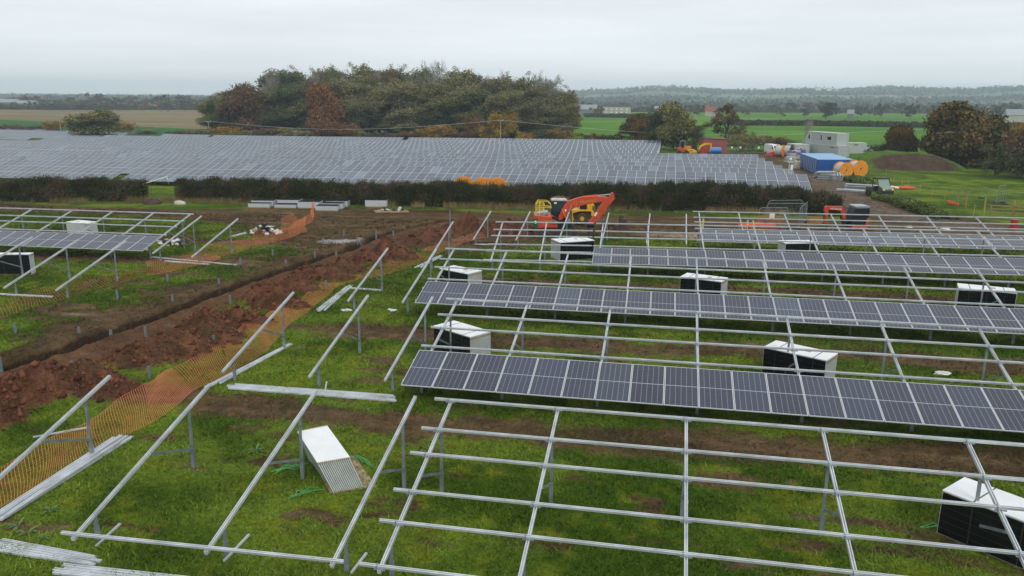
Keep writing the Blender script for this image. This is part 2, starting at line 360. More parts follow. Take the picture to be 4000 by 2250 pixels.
# fan-shaped grid: fine near the camera, coarse far away, one sheet to the horizon
ys = [-60, -40, -20, -8, 0, 5, 9, 12]; y = 12.0
while y < 9000:
    y += 0.085+max(0, y-14)*0.0062 if y < 95 else (0.6+(y-95)*.02); ys.append(y)
ys = np.array(ys)
uu = np.concatenate([[-12, -5, -2.6, -1.8, -1.35], np.linspace(-1, 1, 560), [1.5, 2.2, 3.2, 6, 14]])
lo_ = -(8+1.02*np.maximum(ys, 12)); hi_ = 7+.44*np.maximum(ys, 12)
cx_ = (lo_+hi_)/2; hw_ = (hi_-lo_)/2
GX = cx_[:, None]+uu[None, :]*hw_[:, None]; GY = np.repeat(ys[:, None], len(uu), 1)
def mud_fields(X, Y):
    """returns dict of masks for the ground at X, Y"""
    near = (Y < 110)
    n1 = fbm(X*.35, Y*.35, 3); n2 = fbm(X*1.3, Y*1.3, 9); n3 = fbm(X*.12, Y*.12, 21); n4 = fbm(X*.25+Y*.1, Y*1.1, 33)
    td, ta, sd = seg_dist(X, Y, TRENCH)
    mud = np.zeros(X.shape)
    # churned strip on both sides of the trench
    mud = np.maximum(mud, 1.0*(1-sstep(.8, 4.2, td+3.0*(n1-.5)*2)))
    mud = np.maximum(mud, sstep(.50, .66, n2*.45+n4*.65)*.9*(1-sstep(5, 13, td))*(sd < 0))
    # wheel lanes between the rows of racking
    for yc, x0, x1, wd, st in ((24.1, -22, 40, 1.35, .82), (34.2, -17, 40, 1.3, .86), (46.0, -10, 50, 1.1, .80), (57.0, -8, 55, 1.0, .74), (47.6, -60, -27, 1.3, .9), (56.5, -70, -24, 1.7, .9), (15.2, -30, 30, .3, .2)):
        d = np.abs(Y-yc-.5*np.sin(X*.21)-1.2*(n3-.5)); e = sstep(x0-3, x0+3, X)*(1-sstep(x1-3, x1+3, X))
        mud = np.maximum(mud, st*e*(1-sstep(wd*.3, wd*1.35, d+1.5*(n1-.5)+1.2*(n4-.5))))
    # haul track along the hedge
    dtr = np.abs(Y-(70.8+1.2*sstep(-50, -32, X)))/(.55+.80*sstep(-52, -34, X)); 
    mud = np.maximum(mud, 1.2*(1-sstep(4.0, 5.6, dtr+2.0*(n1-.5)+1.5*(n4-.5))))
    p1 = np.hypot((X+22)/17, (Y-62)/10); mud = np.maximum(mud, .95*(1-sstep(.5, 1.1, p1+.7*(n4-.5)+.5*(n1-.5))))
    p2 = np.hypot((X-4)/13, (Y-69.5)/5.4); mud = np.maximum(mud, 1-sstep(.75, 1.05, p2+.4*(n1-.5)))
    # track to the compound on the right
    rd, ra, rs = seg_dist(X, Y, ROAD); rw = 3.0+1.6*sstep(40, 5, ra)
    mud = np.maximum(mud, 1.15*(1-sstep(rw-.5, rw+1.0, rd+1.0*(n1-.5))))
    p3 = np.hypot((X-16)/11, (Y-191)/17); mud = np.maximum(mud, 1-sstep(.85, 1.05, p3+.3*(n1-.5)))
    p4 = np.hypot((X-22)/9, (Y-150)/30); mud = np.maximum(mud, 1-sstep(.8, 1.05, p4+.3*(n1-.5)))
    mud = np.maximum(mud, .60*sstep(.60, .74, fbm(X*.45, Y*1.5, 140))*(Y < 66))
    mud = np.clip(mud, 0, 1)*(Y < 260)
    mud = np.clip(mud+.30*(sstep(.5, .75, n2)+sstep(.52, .72, n4)-.2)*near*(mud > .08), 0, 1)
    red = np.zeros(X.shape); heap = np.zeros(X.shape)
    hn = fbm(X*2.2, Y*2.2, 51, 4)
    for hx, hy, r1, r2, h in HEAPS:
        k = (np.abs(X-hx) < r1*1.6) & (np.abs(Y-hy) < r1*1.6)
        if not k.any(): continue
        q = np.zeros(X.shape); dd = np.hypot((X[k]-hx)/r1, (Y[k]-hy)/(r2*1.15))+.45*(hn[k]-.5)
        q[k] = np.clip(1-dd, 0, 1)**1.05
        heap = np.maximum(heap, q*h*1.35); red = np.maximum(red, sstep(.02, .12, q))
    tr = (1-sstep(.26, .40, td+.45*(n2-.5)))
    lip = np.exp(-((td-.85)/.3)**2)*.22*(.5+hn)
    return dict(n1=n1, n2=n2, n3=n3, n4=n4, td=td, mud=mud, red=red, heap=heap, trench=tr, lip=lip, rd=rd, ra=ra, p2=p2, sd=sd, hn=hn)
ROAD = P2([(4150, 930), (3960, 905), (3700, 870), (3480, 838), (3400, 812), (3330, 785), (3265, 748), (3240, 712), (3215, 690)])+[(19.5, 150), (17, 175)]
def ground_color(X, Y, m_):
    n1, n2, n3, n4 = m_['n1'], m_['n2'], m_['n3'], m_['n4']
    def mixc(a, b, t): return a*(1-t[..., None])+b*t[..., None]
    c = lambda *v: np.array(v, float)
    g = mixc(c(.050, .096, .007)+0*X[..., None], c(.130, .192, .020), sstep(.35, .68, n1))
    g = mixc(g, c(.165, .190, .014), sstep(.52, .75, n2)*.75)
    g = mixc(g, c(.030, .066, .008), sstep(.52, .7, n3)*.55)
    fine = fbm(X*4, Y*4, 77, 3)
    mudc = mixc(c(.060, .034, .019)+0*X[..., None], c(.145, .086, .048), sstep(.3, .72, n4*.6+fine*.4))
    mudc = mixc(mudc, c(.24, .20, .155), sstep(.66, .82, n4*.7+n2*.3)*.7)
    mudc = mixc(mudc, c(.13, .058, .034), (1-sstep(1.5, 5, m_['td']))*(m_['sd'] > 0)*.7)
    mudc = mixc(mudc, c(.055, .038, .028), sstep(.55, .75, fbm(X*.8, Y*.8, 91))*.6)
    t = np.clip(m_['mud'], 0, 1); t = sstep(.25, .75, t+.55*(fine-.5)+.25*(n2-.5))
    col = mixc(g, mudc, t*.93)
    # tan bare ground around the diggers
    tan = (1-sstep(.25, .5, np.hypot((X-2.5)/12, (Y-66.6)/3.4)+.3*(n1-.5))); col = mixc(col, c(.30, .235, .16)*(.7+.6*fine[..., None]), tan*.85)
    # gravel on the track
    gr = (1-sstep(1.6, 3.2, m_['rd']+1.2*(n1-.5)))*.5; col = mixc(col, c(.20, .17, .15), gr*(.4+.6*(fine > .5)))
    sk = m_['red']; rc = mixc(c(.062, .026, .017)+0*X[..., None], c(.175, .072, .042), sstep(.3, .75, m_['hn']*.5+fine*.5))
    rc = mixc(rc, c(.07, .045, .033), sstep(.58, .7, n1)*.6)
    col = mixc(col, rc, sk*.95)
    col = mixc(col, c(.038, .024, .016)+0*col, (1-sstep(.35, .62, m_['td']+.45*(n2-.5)))*.95)  # shade inside the trench, painted into the ground colour along its line
    wet = P2([(1335, 943)])[0]; wd = np.hypot((X-wet[0])/2.0, (Y-wet[1])/1.6); col = mixc(col, c(.42, .40, .38)+0*col, (1-sstep(.4, 1., wd+.8*(n2-.5)))*.8)
    # compound: reddish and pale hardstanding
    # far fields
    far = Y > 215
    fld = np.zeros(X.shape+(3,)); s1 = fbm(X*.02, Y*.02, 5); s2 = fbm(X*.004+5, Y*.05, 6)
    fld = mixc(c(.065, .165, .012)+fld, c(.105, .225, .018), sstep(.35, .7, s1)); fld = mixc(fld, c(.16, .19, .05), sstep(.6, .8, s2)*.4)
    lef = X < -20-.22*(Y-215)-40
    stub = lef & (Y > 317+.47*np.clip(-X-228, -60, 400))
    stc = mixc(c(.215, .175, .085)+0*fld, c(.165, .125, .065), sstep(.4, .7, fbm(X*.01+Y*.02, Y*.04, 8)))
    brg = lef & (Y <= 330) & (X < -230)
    k = far[..., None]
    col = np.where(k, np.where(stub[..., None], stc, fld), col)
    pal = c(.035, .12, .025); col = np.where((far & lef & ~stub)[..., None], pal*(.85+.3*s1[..., None]), col)
    vf = Y > 1000; pf = hash2(np.floor(X/260+.3*np.floor(Y/400)), np.floor(Y/400), 4)
    far2 = mixc(c(.07, .11, .03)+0*fld, c(.15, .13, .07), pf); col = np.where(vf[..., None], far2, col)
    return col
mk = mud_fields(GX, GY)
GZ = zg(GX, GY)
det = (GY < 110)
GZ = GZ+det*(.05*(mk['n2']-.5)+mk['mud']*(.13*(fbm(GX*1.6, GY*1.6, 61)-.5)+.07*(mk['n4']-.5)))
GZ = GZ+mk['heap']*(.95+1.1*(mk['hn']-.5))+np.clip(mk['heap']*6, 0, 1)*(.30*(fbm(GX*3.2, GY*3.2, 71, 3)-.45)+.16*(fbm(GX*7, GY*7, 72, 2)-.5))-mk['trench']*1.4*(1-np.clip(mk['heap']*2, 0, 1))+mk['lip']
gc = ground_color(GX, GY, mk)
nr, nc = GX.shape
idx = np.arange(nr*nc).reshape(nr, nc)
F4 = np.stack([idx[:-1, :-1], idx[:-1, 1:], idx[1:, 1:], idx[1:, :-1]], -1).reshape(-1, 4)
mg = D.materials.new('meadow_and_mud'); mg.use_nodes = True; n = mg.node_tree.nodes; l = mg.node_tree.links
b = n['Principled BSDF']; b.inputs['Roughness'].default_value = .95; b.inputs['Specular IOR Level'].default_value = .06
ac = n.new('ShaderNodeVertexColor'); ac.layer_name = 'Col'; g_ = n.new('ShaderNodeNewGeometry')
nz1 = n.new('ShaderNodeTexNoise'); nz1.inputs['Scale'].default_value = 9; nz1.inputs['Detail'].default_value = 8; nz1.inputs['Roughness'].default_value = .7; l.new(g_.outputs['Position'], nz1.inputs[0])
nz2 = n.new('ShaderNodeTexNoise'); nz2.inputs['Scale'].default_value = 1.6; nz2.inputs['Detail'].default_value = 6; nz2.inputs['Roughness'].default_value = .65; l.new(g_.outputs['Position'], nz2.inputs[0])
mr = n.new('ShaderNodeMapRange'); l.new(nz1.outputs[0], mr.inputs[0]); mr.inputs[1].default_value = .3; mr.inputs[2].default_value = .7; mr.inputs[3].default_value = .5; mr.inputs[4].default_value = 1.5
m2 = n.new('ShaderNodeMapRange'); l.new(nz2.outputs[0], m2.inputs[0]); m2.inputs[1].default_value = .3; m2.inputs[2].default_value = .7; m2.inputs[3].default_value = .75; m2.inputs[4].default_value = 1.25
mu = n.new('ShaderNodeMath'); mu.operation = 'MULTIPLY'; l.new(mr.outputs[0], mu.inputs[0]); l.new(m2.outputs[0], mu.inputs[1])
hv = n.new('ShaderNodeHueSaturation'); l.new(ac.outputs[0], hv.inputs['Color']); l.new(mu.outputs[0], hv.inputs['Value']); l.new(hv.outputs[0], b.inputs['Base Color'])
bp = n.new('ShaderNodeBump'); bp.inputs['Distance'].default_value = .09; bp.inputs['Strength'].default_value = 1; l.new(nz1.outputs[0], bp.inputs['Height']); l.new(bp.outputs[0], b.inputs['Normal'])
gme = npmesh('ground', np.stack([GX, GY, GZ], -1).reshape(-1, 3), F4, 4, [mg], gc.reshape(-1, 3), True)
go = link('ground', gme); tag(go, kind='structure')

# grass blades, one mass of tussocks (uncountable)
mgr = D.materials.new('grass_blades'); mgr.use_nodes = True; n = mgr.node_tree.nodes; l = mgr.node_tree.links
b = n['Principled BSDF']; b.inputs['Roughness'].default_value = .8; b.inputs['Specular IOR Level'].default_value = .12
ac = n.new('ShaderNodeVertexColor'); ac.layer_name = 'Col'; l.new(ac.outputs[0], b.inputs['Base Color'])
def in_view(x, y, mar=1.02):
    q = np.stack([x, y, np.zeros_like(x)-H], -1); z = q @ CAMF
    return (np.abs(q @ CAMR/z)*FPX < 2000*mar) & (z > 5) & (np.abs(q @ CAMU/z)*FPX < 1125*mar*1.05)
def make_grass(NT):
    yy = 7+(72-7)*rng.random(NT)**1.25; xx = (-(9+1.05*yy))+rng.random(NT)*(18+1.56*yy)
    k = in_view(xx, yy, 1.3); xx, yy = xx[k], yy[k]
    mm = mud_fields(xx, yy); cc = ground_color(xx, yy, mm)
    keep = (mm['mud']+.5*(mm['n2']-.5) < .42+.35*rng.random(len(xx))) & (mm['red'] < .1) & (mm['trench'] < .1) & (mm['td'] > .7)
    keep |= (rng.random(len(xx)) < .16) & (mm['red'] < .1) & (mm['td'] > .7)
    xx, yy, cc = xx[keep], yy[keep], cc[keep]; nb = 3; T = len(xx)
    X = np.repeat(xx, nb)+rng.normal(0, .05, T*nb); Y = np.repeat(yy, nb)+rng.normal(0, .05, T*nb); n_ = len(X)
    sc = np.repeat(.45+1.2*fbm(xx*.9, yy*.9, 123)**1.3+.5*(fbm(xx*2.5, yy*2.5, 124) > .62), nb)*(1+np.maximum(0, Y-30)*.012)
    hgt = (.035+.075*rng.random(n_))*sc; an = rng.random(n_)*6.283; ln = rng.normal(0, .075, (n_, 2))*sc[:, None]
    wd = (.010+.012*rng.random(n_))*(1+np.maximum(0, Y-20)*.045)
    Z = zg(X, Y)-.01
    a = np.stack([X-np.cos(an)*wd, Y-np.sin(an)*wd, Z], -1); b_ = np.stack([X+np.cos(an)*wd, Y+np.sin(an)*wd, Z], -1)
    t_ = np.stack([X+ln[:, 0], Y+ln[:, 1], Z+hgt], -1)
    V = np.stack([a, b_, t_], 1).reshape(-1, 3); F = np.arange(n_*3).reshape(-1, 3)
    col = np.repeat(cc, nb, 0)*(.65+.9*rng.random((n_, 1)))+np.where(rng.random((n_, 1)) < .10, .05, 0)*np.array([[1, .9, .3]])
    cv = np.repeat(col, 3, 0)
    return npmesh('grass', V, F, 3, [mgr], cv)
tag(link('grass', make_grass(430000)), 'rough green grass growing between the racking rows', 'grass', kind='stuff')

def clods():
    """loose lumps of clay on the heaps and along the trench"""
    r_ = np.random.default_rng(5); n = 110000; yy = 14+58*r_.random(n); xx = -(8+1.02*yy)+r_.random(n)*(12+1.1*yy)
    mm = mud_fields(xx, yy); on = (mm['heap'] > .03); nr = (~on) & (mm['td'] < 4.5) & (r_.random(n) < .10) & (mm['trench'] < .1) & (mm['mud'] > .5)
    k = (on & (r_.random(n) < .9)) | nr; xx, yy, on = xx[k], yy[k], on[k]; n = len(xx); hp_ = mm['heap'][k]; hn_ = mm['hn'][k]
    z = zg(xx, yy)+hp_*(.95+1.1*(hn_-.5))+np.clip(hp_*6, 0, 1)*(.30*(fbm(xx*3.2, yy*3.2, 71, 3)-.45)+.16*(fbm(xx*7, yy*7, 72, 2)-.5))
    s_ = np.where(on, r_.uniform(.02, .075, n)*(.5+r_.random(n)**4*2.4), r_.uniform(.02, .07, n)); base = np.array([(1, 0, 0), (-1, 0, 0), (0, 1, 0), (0, -1, 0), (0, 0, 1), (0, 0, -.6)])
    V = base[None]*(.6+.8*r_.random((n, 6, 1)))*s_[:, None, None]; a = r_.random(n)*6.28; c_, s2 = np.cos(a)[:, None], np.sin(a)[:, None]
    X = V[..., 0]*c_-V[..., 1]*s2+xx[:, None]; Y = V[..., 0]*s2+V[..., 1]*c_+yy[:, None]; Z = V[..., 2]+z[:, None]+.01
    t = np.array([(0, 2, 4), (2, 1, 4), (1, 3, 4), (3, 0, 4), (2, 0, 5), (1, 2, 5), (3, 1, 5), (0, 3, 5)]); F = (t[None]+(np.arange(n)*6)[:, None, None]).reshape(-1, 3)
    col = np.where(on[:, None], np.array([.125, .048, .028]), np.array([.09, .056, .035]))*(.45+1.1*r_.random((n, 1)))
    return npmesh('soil_clods', np.stack([X, Y, Z], -1).reshape(-1, 3), F, 3, [mgr], np.repeat(col, 6, 0))
tag(link('soil_clods', clods()), 'loose red-brown clods on the spoil heaps and trench edge', 'soil', kind='stuff')
# ================================================================ RACKING AND PANELS
US = [0, 1.31, 2.322, 3.683, 4.712, 6.016]; UB, UF = 1.073, 5.3; TIER = [-.48, 1.82, 4.116]; W = 1.154; PL = 2.28; TH = R_(15.68)
def module_mesh(name, glass):
    mb = MB(); fr = .022
    mb.cur = 0
    w_, l_ = 1.134, PL
    mb.box((fr/2, -l_/2, -.017), (fr, l_, .035)); mb.box((w_-fr/2, -l_/2, -.017), (fr, l_, .035))
    mb.box((w_/2, -fr/2, -.017), (w_-2*fr, fr, .035)); mb.box((w_/2, -l_+fr/2, -.017), (w_-2*fr, fr, .035))
    mb.cur = 1; mb.box((w_/2, -l_/2, -.014), (w_-2*fr, l_-2*fr, .022))
    return mb.mesh(name, [M['alu'], glass])
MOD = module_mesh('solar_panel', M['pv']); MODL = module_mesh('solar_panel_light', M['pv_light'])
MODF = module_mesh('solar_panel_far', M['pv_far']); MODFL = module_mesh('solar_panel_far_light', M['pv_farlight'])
def omega(mb, p0, p1, w_, h_, nrm):
    """open rail: a web with two flanges, the slot showing as a dark line"""
    p0 = Vector(p0); p1 = Vector(p1); nrm = Vector(nrm).normalized(); s = (p1-p0).cross(nrm).normalized()
    for k in (-1, 1):
        mb.bar(p0+s*(k*w_*.36), p1+s*(k*w_*.36), w_*.28, h_, nrm)
    mb.bar(p0-nrm*(h_*.22), p1-nrm*(h_*.22), w_*.5, h_*.5, nrm)
class Rack:
    def __init__(s, name, label, cat, group, p0, p1, th=TH):
        """p0, p1: two points on the top purlin line (any distance apart)"""
        s.th = th; d = Vector(p1)-Vector(p0); s.len = math.hypot(d.x, d.y); s.rz = math.atan2(d.y, d.x); s.sl = d.z/s.len
        s.top = Vector(p0); g = float(zg(p0[0], p0[1])); s.base = Vector((p0[0], p0[1], g)); s.h = p0[2]-g
        s.o = thing(name, label, cat, s.base, s.rz, group)
        s.nrm = Vector((0, -math.sin(th), math.cos(th)))
    def P(s, x, u, n=0.):
        return Vector((x, -u*math.cos(s.th), s.h+s.sl*x-u*math.sin(s.th)))+s.nrm*n
    def gz(s, x, u):
        c, sn = math.cos(s.rz), math.sin(s.rz); yy = -u*math.cos(s.th)
        return float(zg(s.base.x+c*x-sn*yy, s.base.y+sn*x+c*yy))-s.base.z
    def frame(s, x, rafter=True, back=True, front=True, u1=6.12, br=True, w_=.078):
        if rafter:
            mb = MB(); omega(mb, s.P(x, -.12, -.06), s.P(x, u1, -.06), w_, .09, s.nrm); mb.build('rafter', M['galv'], s.o)
        for on, u, hh in ((back, UB, .62), (front, UF, .42)):
            if not on: continue
            t = s.P(x, u, -.1); z0 = s.gz(x, u); mb = MB()
            omega(mb, (x, t.y, z0+hh-.1), t, .075, .05, (0, 1, 0)); omega(mb, (x, t.y, z0-.25), (x, t.y, z0+hh), .10, .08, (0, 1, 0))
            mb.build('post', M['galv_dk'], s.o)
        if br:
            a = s.P(x, UB, 0); z0 = s.gz(x, UB); q = s.P(x, 3.0, -.1)
            MB().bar((x+.05, a.y, z0+.62), q+Vector((.05, 0, 0)), .02, .07).build('brace', M['galv_dk'], s.o)
    def brackets(s, x):
        for u in US:
            mb = MB(); p = s.P(x, u-.07, -.0); mb.bar(s.P(x-.065, u-.055, .0), s.P(x-.065, u+.055, .0), .012, .13, s.nrm); mb.bar(s.P(x-.13, u+.06, -.02), s.P(x+.13, u+.06, -.02), .03, .02, s.nrm); mb.build('bracket', M['galv_dk'], s.o)
    def purlins(s, x0, x1, which=range(6)):
        for i in which:
            mb = MB(); omega(mb, s.P(x0, US[i], .02), s.P(x1, US[i], .02), .066, .066, s.nrm); mb.build('purlin', M['galv'], s.o)
    def panels(s, x0, n, tiers, far=False, rn=None, skip=(), light=None):
        rn = rn or random.Random(3)
        c = Matrix(((1, 0, 0), (0, math.cos(s.th), -math.sin(s.th)), (0, math.sin(s.th), math.cos(s.th))))
        rot = c.to_euler(); sh = math.atan(s.sl)
        a, b = (MODF, MODFL) if far else (MOD, MODL)
        for t in tiers:
            for i in range(n):
                if i in skip: continue
                lt = (rn.random() < .09) if light is None else (i in light)
                o = link('solar_panel', b if lt else a, s.o); p = s.P(x0+i*W, TIER[t], .105)
                o.location = p; o.rotation_euler = (rot.x, -sh, 0)
    def sheet(s, x0, n, tiers, rn):
        """a tier of panels on a distant table, one mesh per tier"""
        for t in tiers:
            mb = MB(); mb.cur = 0
            a, b, c_, d = (s.P(x0, TIER[t], .07), s.P(x0+n*W, TIER[t], .07), s.P(x0+n*W, TIER[t]+PL, .07), s.P(x0, TIER[t]+PL, .07))
            mb.add([d, c_, b, a], [(0, 1, 2, 3)])
            for i in range(n):
                mb.cur = 2 if rn.random() < .08 else 1; x_ = x0+i*W+.04
                mb.add([s.P(x_, TIER[t]+PL-.04, .085), s.P(x_+W-.10, TIER[t]+PL-.04, .085), s.P(x_+W-.10, TIER[t]+.04, .085), s.P(x_, TIER[t]+.04, .085)], [(0, 1, 2, 3)])
            o = mb.build('panel_row', [M['alu'], M['pv_sheet'], M['pv_sheetlight']], s.o)
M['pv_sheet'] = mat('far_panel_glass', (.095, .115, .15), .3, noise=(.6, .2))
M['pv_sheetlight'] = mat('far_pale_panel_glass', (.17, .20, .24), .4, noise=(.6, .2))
hz = 2.34
def P1(x, y, h=hz): return G(x, y, h)
GA = 'unfinished racking tables on the near side'
def full_table(label, p0, p1, length, th, pan=None, npan=0, first=.47, bay1=3.05, skipr=(), light=()):
    r = Rack('mounting_table', label, 'mounting table', GA, p0, p1, th)
    x = first; k = 0
    while x < length-.3:
        r.frame(x)
        if p0[1] < 40: r.brackets(x)
        x += bay1 if k == 0 else 3*W; k += 1
    r.purlins(0, length)
    if npan: r.panels(pan, npan, [2], light=light)
    return r
full_table('nearest empty racking table, six bare rails and no panels', P1(-6.22, 20.31), P1(10, 20.33), 20.0, TH)
full_table('racking table carrying the nearest row of dark solar panels', P1(-9.11, 31.6), P1(11.7, 31.63), 27.5, TH, .06, 23, light=(6,))
full_table('racking table with the second row of dark panels, right of the upright frames', atY(1740, 971.7, 42.65), atY(2500, 1001, 42.78), 35.0, R_(15.3), .1, 30, light=(6, 15))
dl = full_table('short empty racking table between the excavator and the white-topped panel pack', atY(1937, 867.7, 53.2), atY(2319, 872.3, 53.75), 6.72, R_(14.6))
full_table('racking table with the third row of panels, starting below the excavator bucket', atY(2329, 873.5, 53.9), atY(3900, 905, 55.0), 37.0, R_(14.6), .1, 32, light=(0,))
full_table('farthest racking table with panels, in front of the small digger', atY(2707, 826.7, 64.3), atY(4000, 852.5, 65.0), 33.0, R_(12.6), .35, 28, light=(11,))
# left side
def frame_thing(label, px, py, Y, th=TH, rz=0., back=True, br=True):
    p = atY(px, py, Y)
    r = Rack('rack_frame', label, 'rack frame', 'single racking frames waiting for rails', p, p+Vector((1, .0, 0)), th); r.frame(0, br=br); return r
# left end of the nearest row: three frames already joined by a bottom rail
ra = Rack('mounting_table', 'nearest left frames joined only by one bottom rail', 'mounting table', GA, P1(-6.22-.53-.49-3.05-3*W-.07, 20.31, hz-.14), P1(-6.8, 20.31))
xa = .47
for dx in (0, 3*W, 3*W+3.05): ra.frame(xa+dx)
ra.purlins(.12, xa+3*W+3.05+.25, [5])
p = P1(-6.22-.53-.49-3.05-6*W+.45, 20.31, hz-.10)
r = Rack('rack_frame', 'nearest frame at the left edge, over the orange netting', 'rack frame', 'single racking frames waiting for rails', p, p+Vector((1, 0, 0))); r.frame(0)
for lab, px, py, Y in (('frame standing over the orange netting beside the dark soil heaps', 1141, 1143, 31.5), ('frame between the two ground bundles, behind the fallen rails', 1433, 1155, 31.55), ('frame just left of the nearest panel row', 1687, 1161, 31.6),
        ('frame beside the crossed bundle, at the edge of the soil heaps', 1512, 970, 42.5), ('frame just left of the second panel row', 1702, 973, 42.6), ('frame standing at the netting, left of the short empty table', 1768, 866, 53.1)):
    frame_thing(lab, px, py, Y, R_(15.3))
for i, (px, py, lab) in enumerate([(1916, 825, 'bare frame on the large red heap, leftmost of the far line'), (2070, 826, 'bare frame at the tail of the big excavator'), (2222, 829, 'bare frame standing in front of the big excavator cab tracks'), (2378, 831, 'bare frame right of the excavator bucket'), (2539, 834, 'bare frame between bucket and farthest panels, second from the right'), (2681, 836, 'bare frame just left of the farthest panel table')]):
    frame_thing(lab, px, py, 64.3, R_(12.6))
# far left
pl, pr = atY(0, 813, 52.6), atY(757, 837, 52.9)
fl = Rack('mounting_table', 'racking table at the far left, its lowest tier already filled with panels', 'mounting table', GA, pl, pr, TH); LR = fl.len
for x in (.35, 3.4, 6.86, 10.3, 13.8, 17.2): fl.frame(LR-x)
fl.purlins(LR-22, LR)
fl.panels(LR-.15-19*W, 19, [2], light=())
for px, py, lab in ((487, 941, 'left hand frame with its foot in the orange netting, right of three'), (302, 935, 'left hand frame between two others in front of the far left panels'), (120, 926, 'left hand frame nearest the black panel pack')):
    frame_thing(lab, px, py, 41.8)
frame_thing('left hand frame cut by the picture edge, behind the black panel pack', -60, 919, 41.8)
frame_thing('single frame right of the far left table, by the rubbish heap', 783, 844, 52.4)
frame_thing('single frame right of the far left table, standing in the orange netting', 926, 854, 51.8)
# driven posts along the trench
POSTS = [(2, 1187+265, 265), ]
def stub(px, py, h=.42, lab='', w_=.10):
    o = MB(); omega(o, (0, 0, -.3), (0, 0, h), w_, w_*.8, (0, 1, 0)); ob = o.build('steel_post', M['galv_dk'], None); ob.location = at(px, py); ob.rotation_euler = (0, 0, random.uniform(-.1, .1))
    tag(ob, lab, 'post', 'short driven steel posts around the trench')
k_ = 1500/2557
for i, (x_, y_, lab) in enumerate([(105, 940, 'in grass at the left picture edge'), (532, 968, 'in bare mud, left of the one beside the trench'), (743, 988, 'right at the trench edge, near side'), (972, 965, 'half buried behind the long red heap'), (487, 1205, 'behind the largest red heap at lower left'), (997, 1240, 'between the red heap and the orange netting, lower left'), (1427, 1025, 'between the middle soil heap and the netting'),
        (1118, 600, 'in grass left of the trench, below the folded netting'), (783, 712, 'in grass below the leftmost frames'), (1152, 745, 'in yellow grass beside the trench, lower'), (1460, 632, 'in grass just above the trench middle'), (1535, 748, 'between the twin cone heaps'), (1928, 770, 'in grass between cone heap and netting'), (2172, 645, 'in the netting beside the cone heap'),
        (1603, 487, 'blue tinted, at the end of the fallen white rails'), (1906, 500, 'in grass patch between trench and mud'), (1817, 427, 'in grass below the rubbish heap'), (2098, 440, 'left one of a pair at the trench bend'), (2240, 445, 'right one of a pair at the trench bend'), (2290, 290, 'tall, in churned mud behind the pale puddle'), (2153, 345, 'left of the pale puddle'), (2378, 345, 'right of the pale puddle'), (2505, 300, 'in mud right above the puddle'), (8, 1180, 'at the left edge by the trench end')]):
    stub(x_*k_, 750+y_*k_, .5, 'short steel post '+lab)
for px, py, lab in ((1537, 927, 'standing behind the red cone heap'), (1470, 922, 'beside the dark trench bank'), (1700, 945, 'in soil between red mounds'), (1572, 1002, 'in netting right of the cone heap'), (1483, 1040, 'between netting and crossed bundle')):
    stub(px, py, .55, 'short steel post '+lab)
o = MB(); omega(o, (0, 0, -.3), (0, 0, 2.3), .08, .06, (0, 1, 0)); ob = o.build('steel_post', M['galv_dk'], None); ob.location = at(1759, 930); tag(ob, 'tall lone post standing in the red heaps', 'post', 'driven steel posts')

# ---- finished array behind the hedge
KROW = [0, 1, 2, 3, 4, 5, 6, 7, 8, 9, 10]
ROWPX = [ [(0, 626), (272, 632), (998, 642), (2200, 662.5), (2584, 672), (3183, 685)],
 [(0, 610), (998, 622), (2200, 644), (2829, 657.5), (3130, 664)],
 [(0, 597), (998, 609), (2200, 629), (3073, 649)],
 [(0, 585), (998, 599), (2200, 619), (3040, 633)],
 [(0, 568), (998, 586), (2200, 607.5), (3006, 620)],
 [(0, 557), (998, 574.5), (2200, 597), (2978, 605.4)],
 [(0, 547), (998, 565), (2200, 585), (2581, 590)],
 [(175, 539), (998, 556), (2200, 576), (2584, 580)],
 [(272, 532), (998, 548), (2200, 566), (2584, 571)],
 [(411, 528.5), (998, 540), (2200, 556), (2586, 560)],
 [(640, 524), (998, 531.5), (2200, 543.5), (2588, 550)]]
NM = ['first', 'second', 'third', 'fourth', 'fifth', 'sixth', 'seventh', 'eighth', 'ninth', 'tenth', 'eleventh and last']
CM = ['right end', 'second from the right end', 'third from the right end', 'fourth from the right end', 'fifth from the right end', 'sixth from the right end', 'seventh from the right end', 'eighth from the right end', 'ninth from the right end']
GF = 'finished panel tables behind the hedge'
rn = random.Random(5)
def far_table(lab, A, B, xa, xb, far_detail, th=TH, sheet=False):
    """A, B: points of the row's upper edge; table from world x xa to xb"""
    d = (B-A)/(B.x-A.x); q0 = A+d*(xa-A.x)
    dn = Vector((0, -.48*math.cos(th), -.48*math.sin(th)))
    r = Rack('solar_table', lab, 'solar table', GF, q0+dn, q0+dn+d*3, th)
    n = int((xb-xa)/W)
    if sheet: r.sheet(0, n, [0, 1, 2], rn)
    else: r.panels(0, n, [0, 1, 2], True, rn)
    mb = MB(); x = .9
    while x < n*W:
        mb.bar(r.P(x, 0, -.05), r.P(x, 6.1, -.05), .08, .08)
        for u in (UB, UF): t = r.P(x, u, -.1); mb.bar((x, t.y, min(r.gz(x, u), t.z-.4)-.2), t, .08, .08, (0, 1, 0))
        x += 3*W
    if not sheet:
        for u in US: mb.bar(r.P(0, u, .03), r.P(n*W, u, .03), .06, .06)
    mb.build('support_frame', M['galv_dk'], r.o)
    return r
gapx0 = at(2224, 719, .7).x
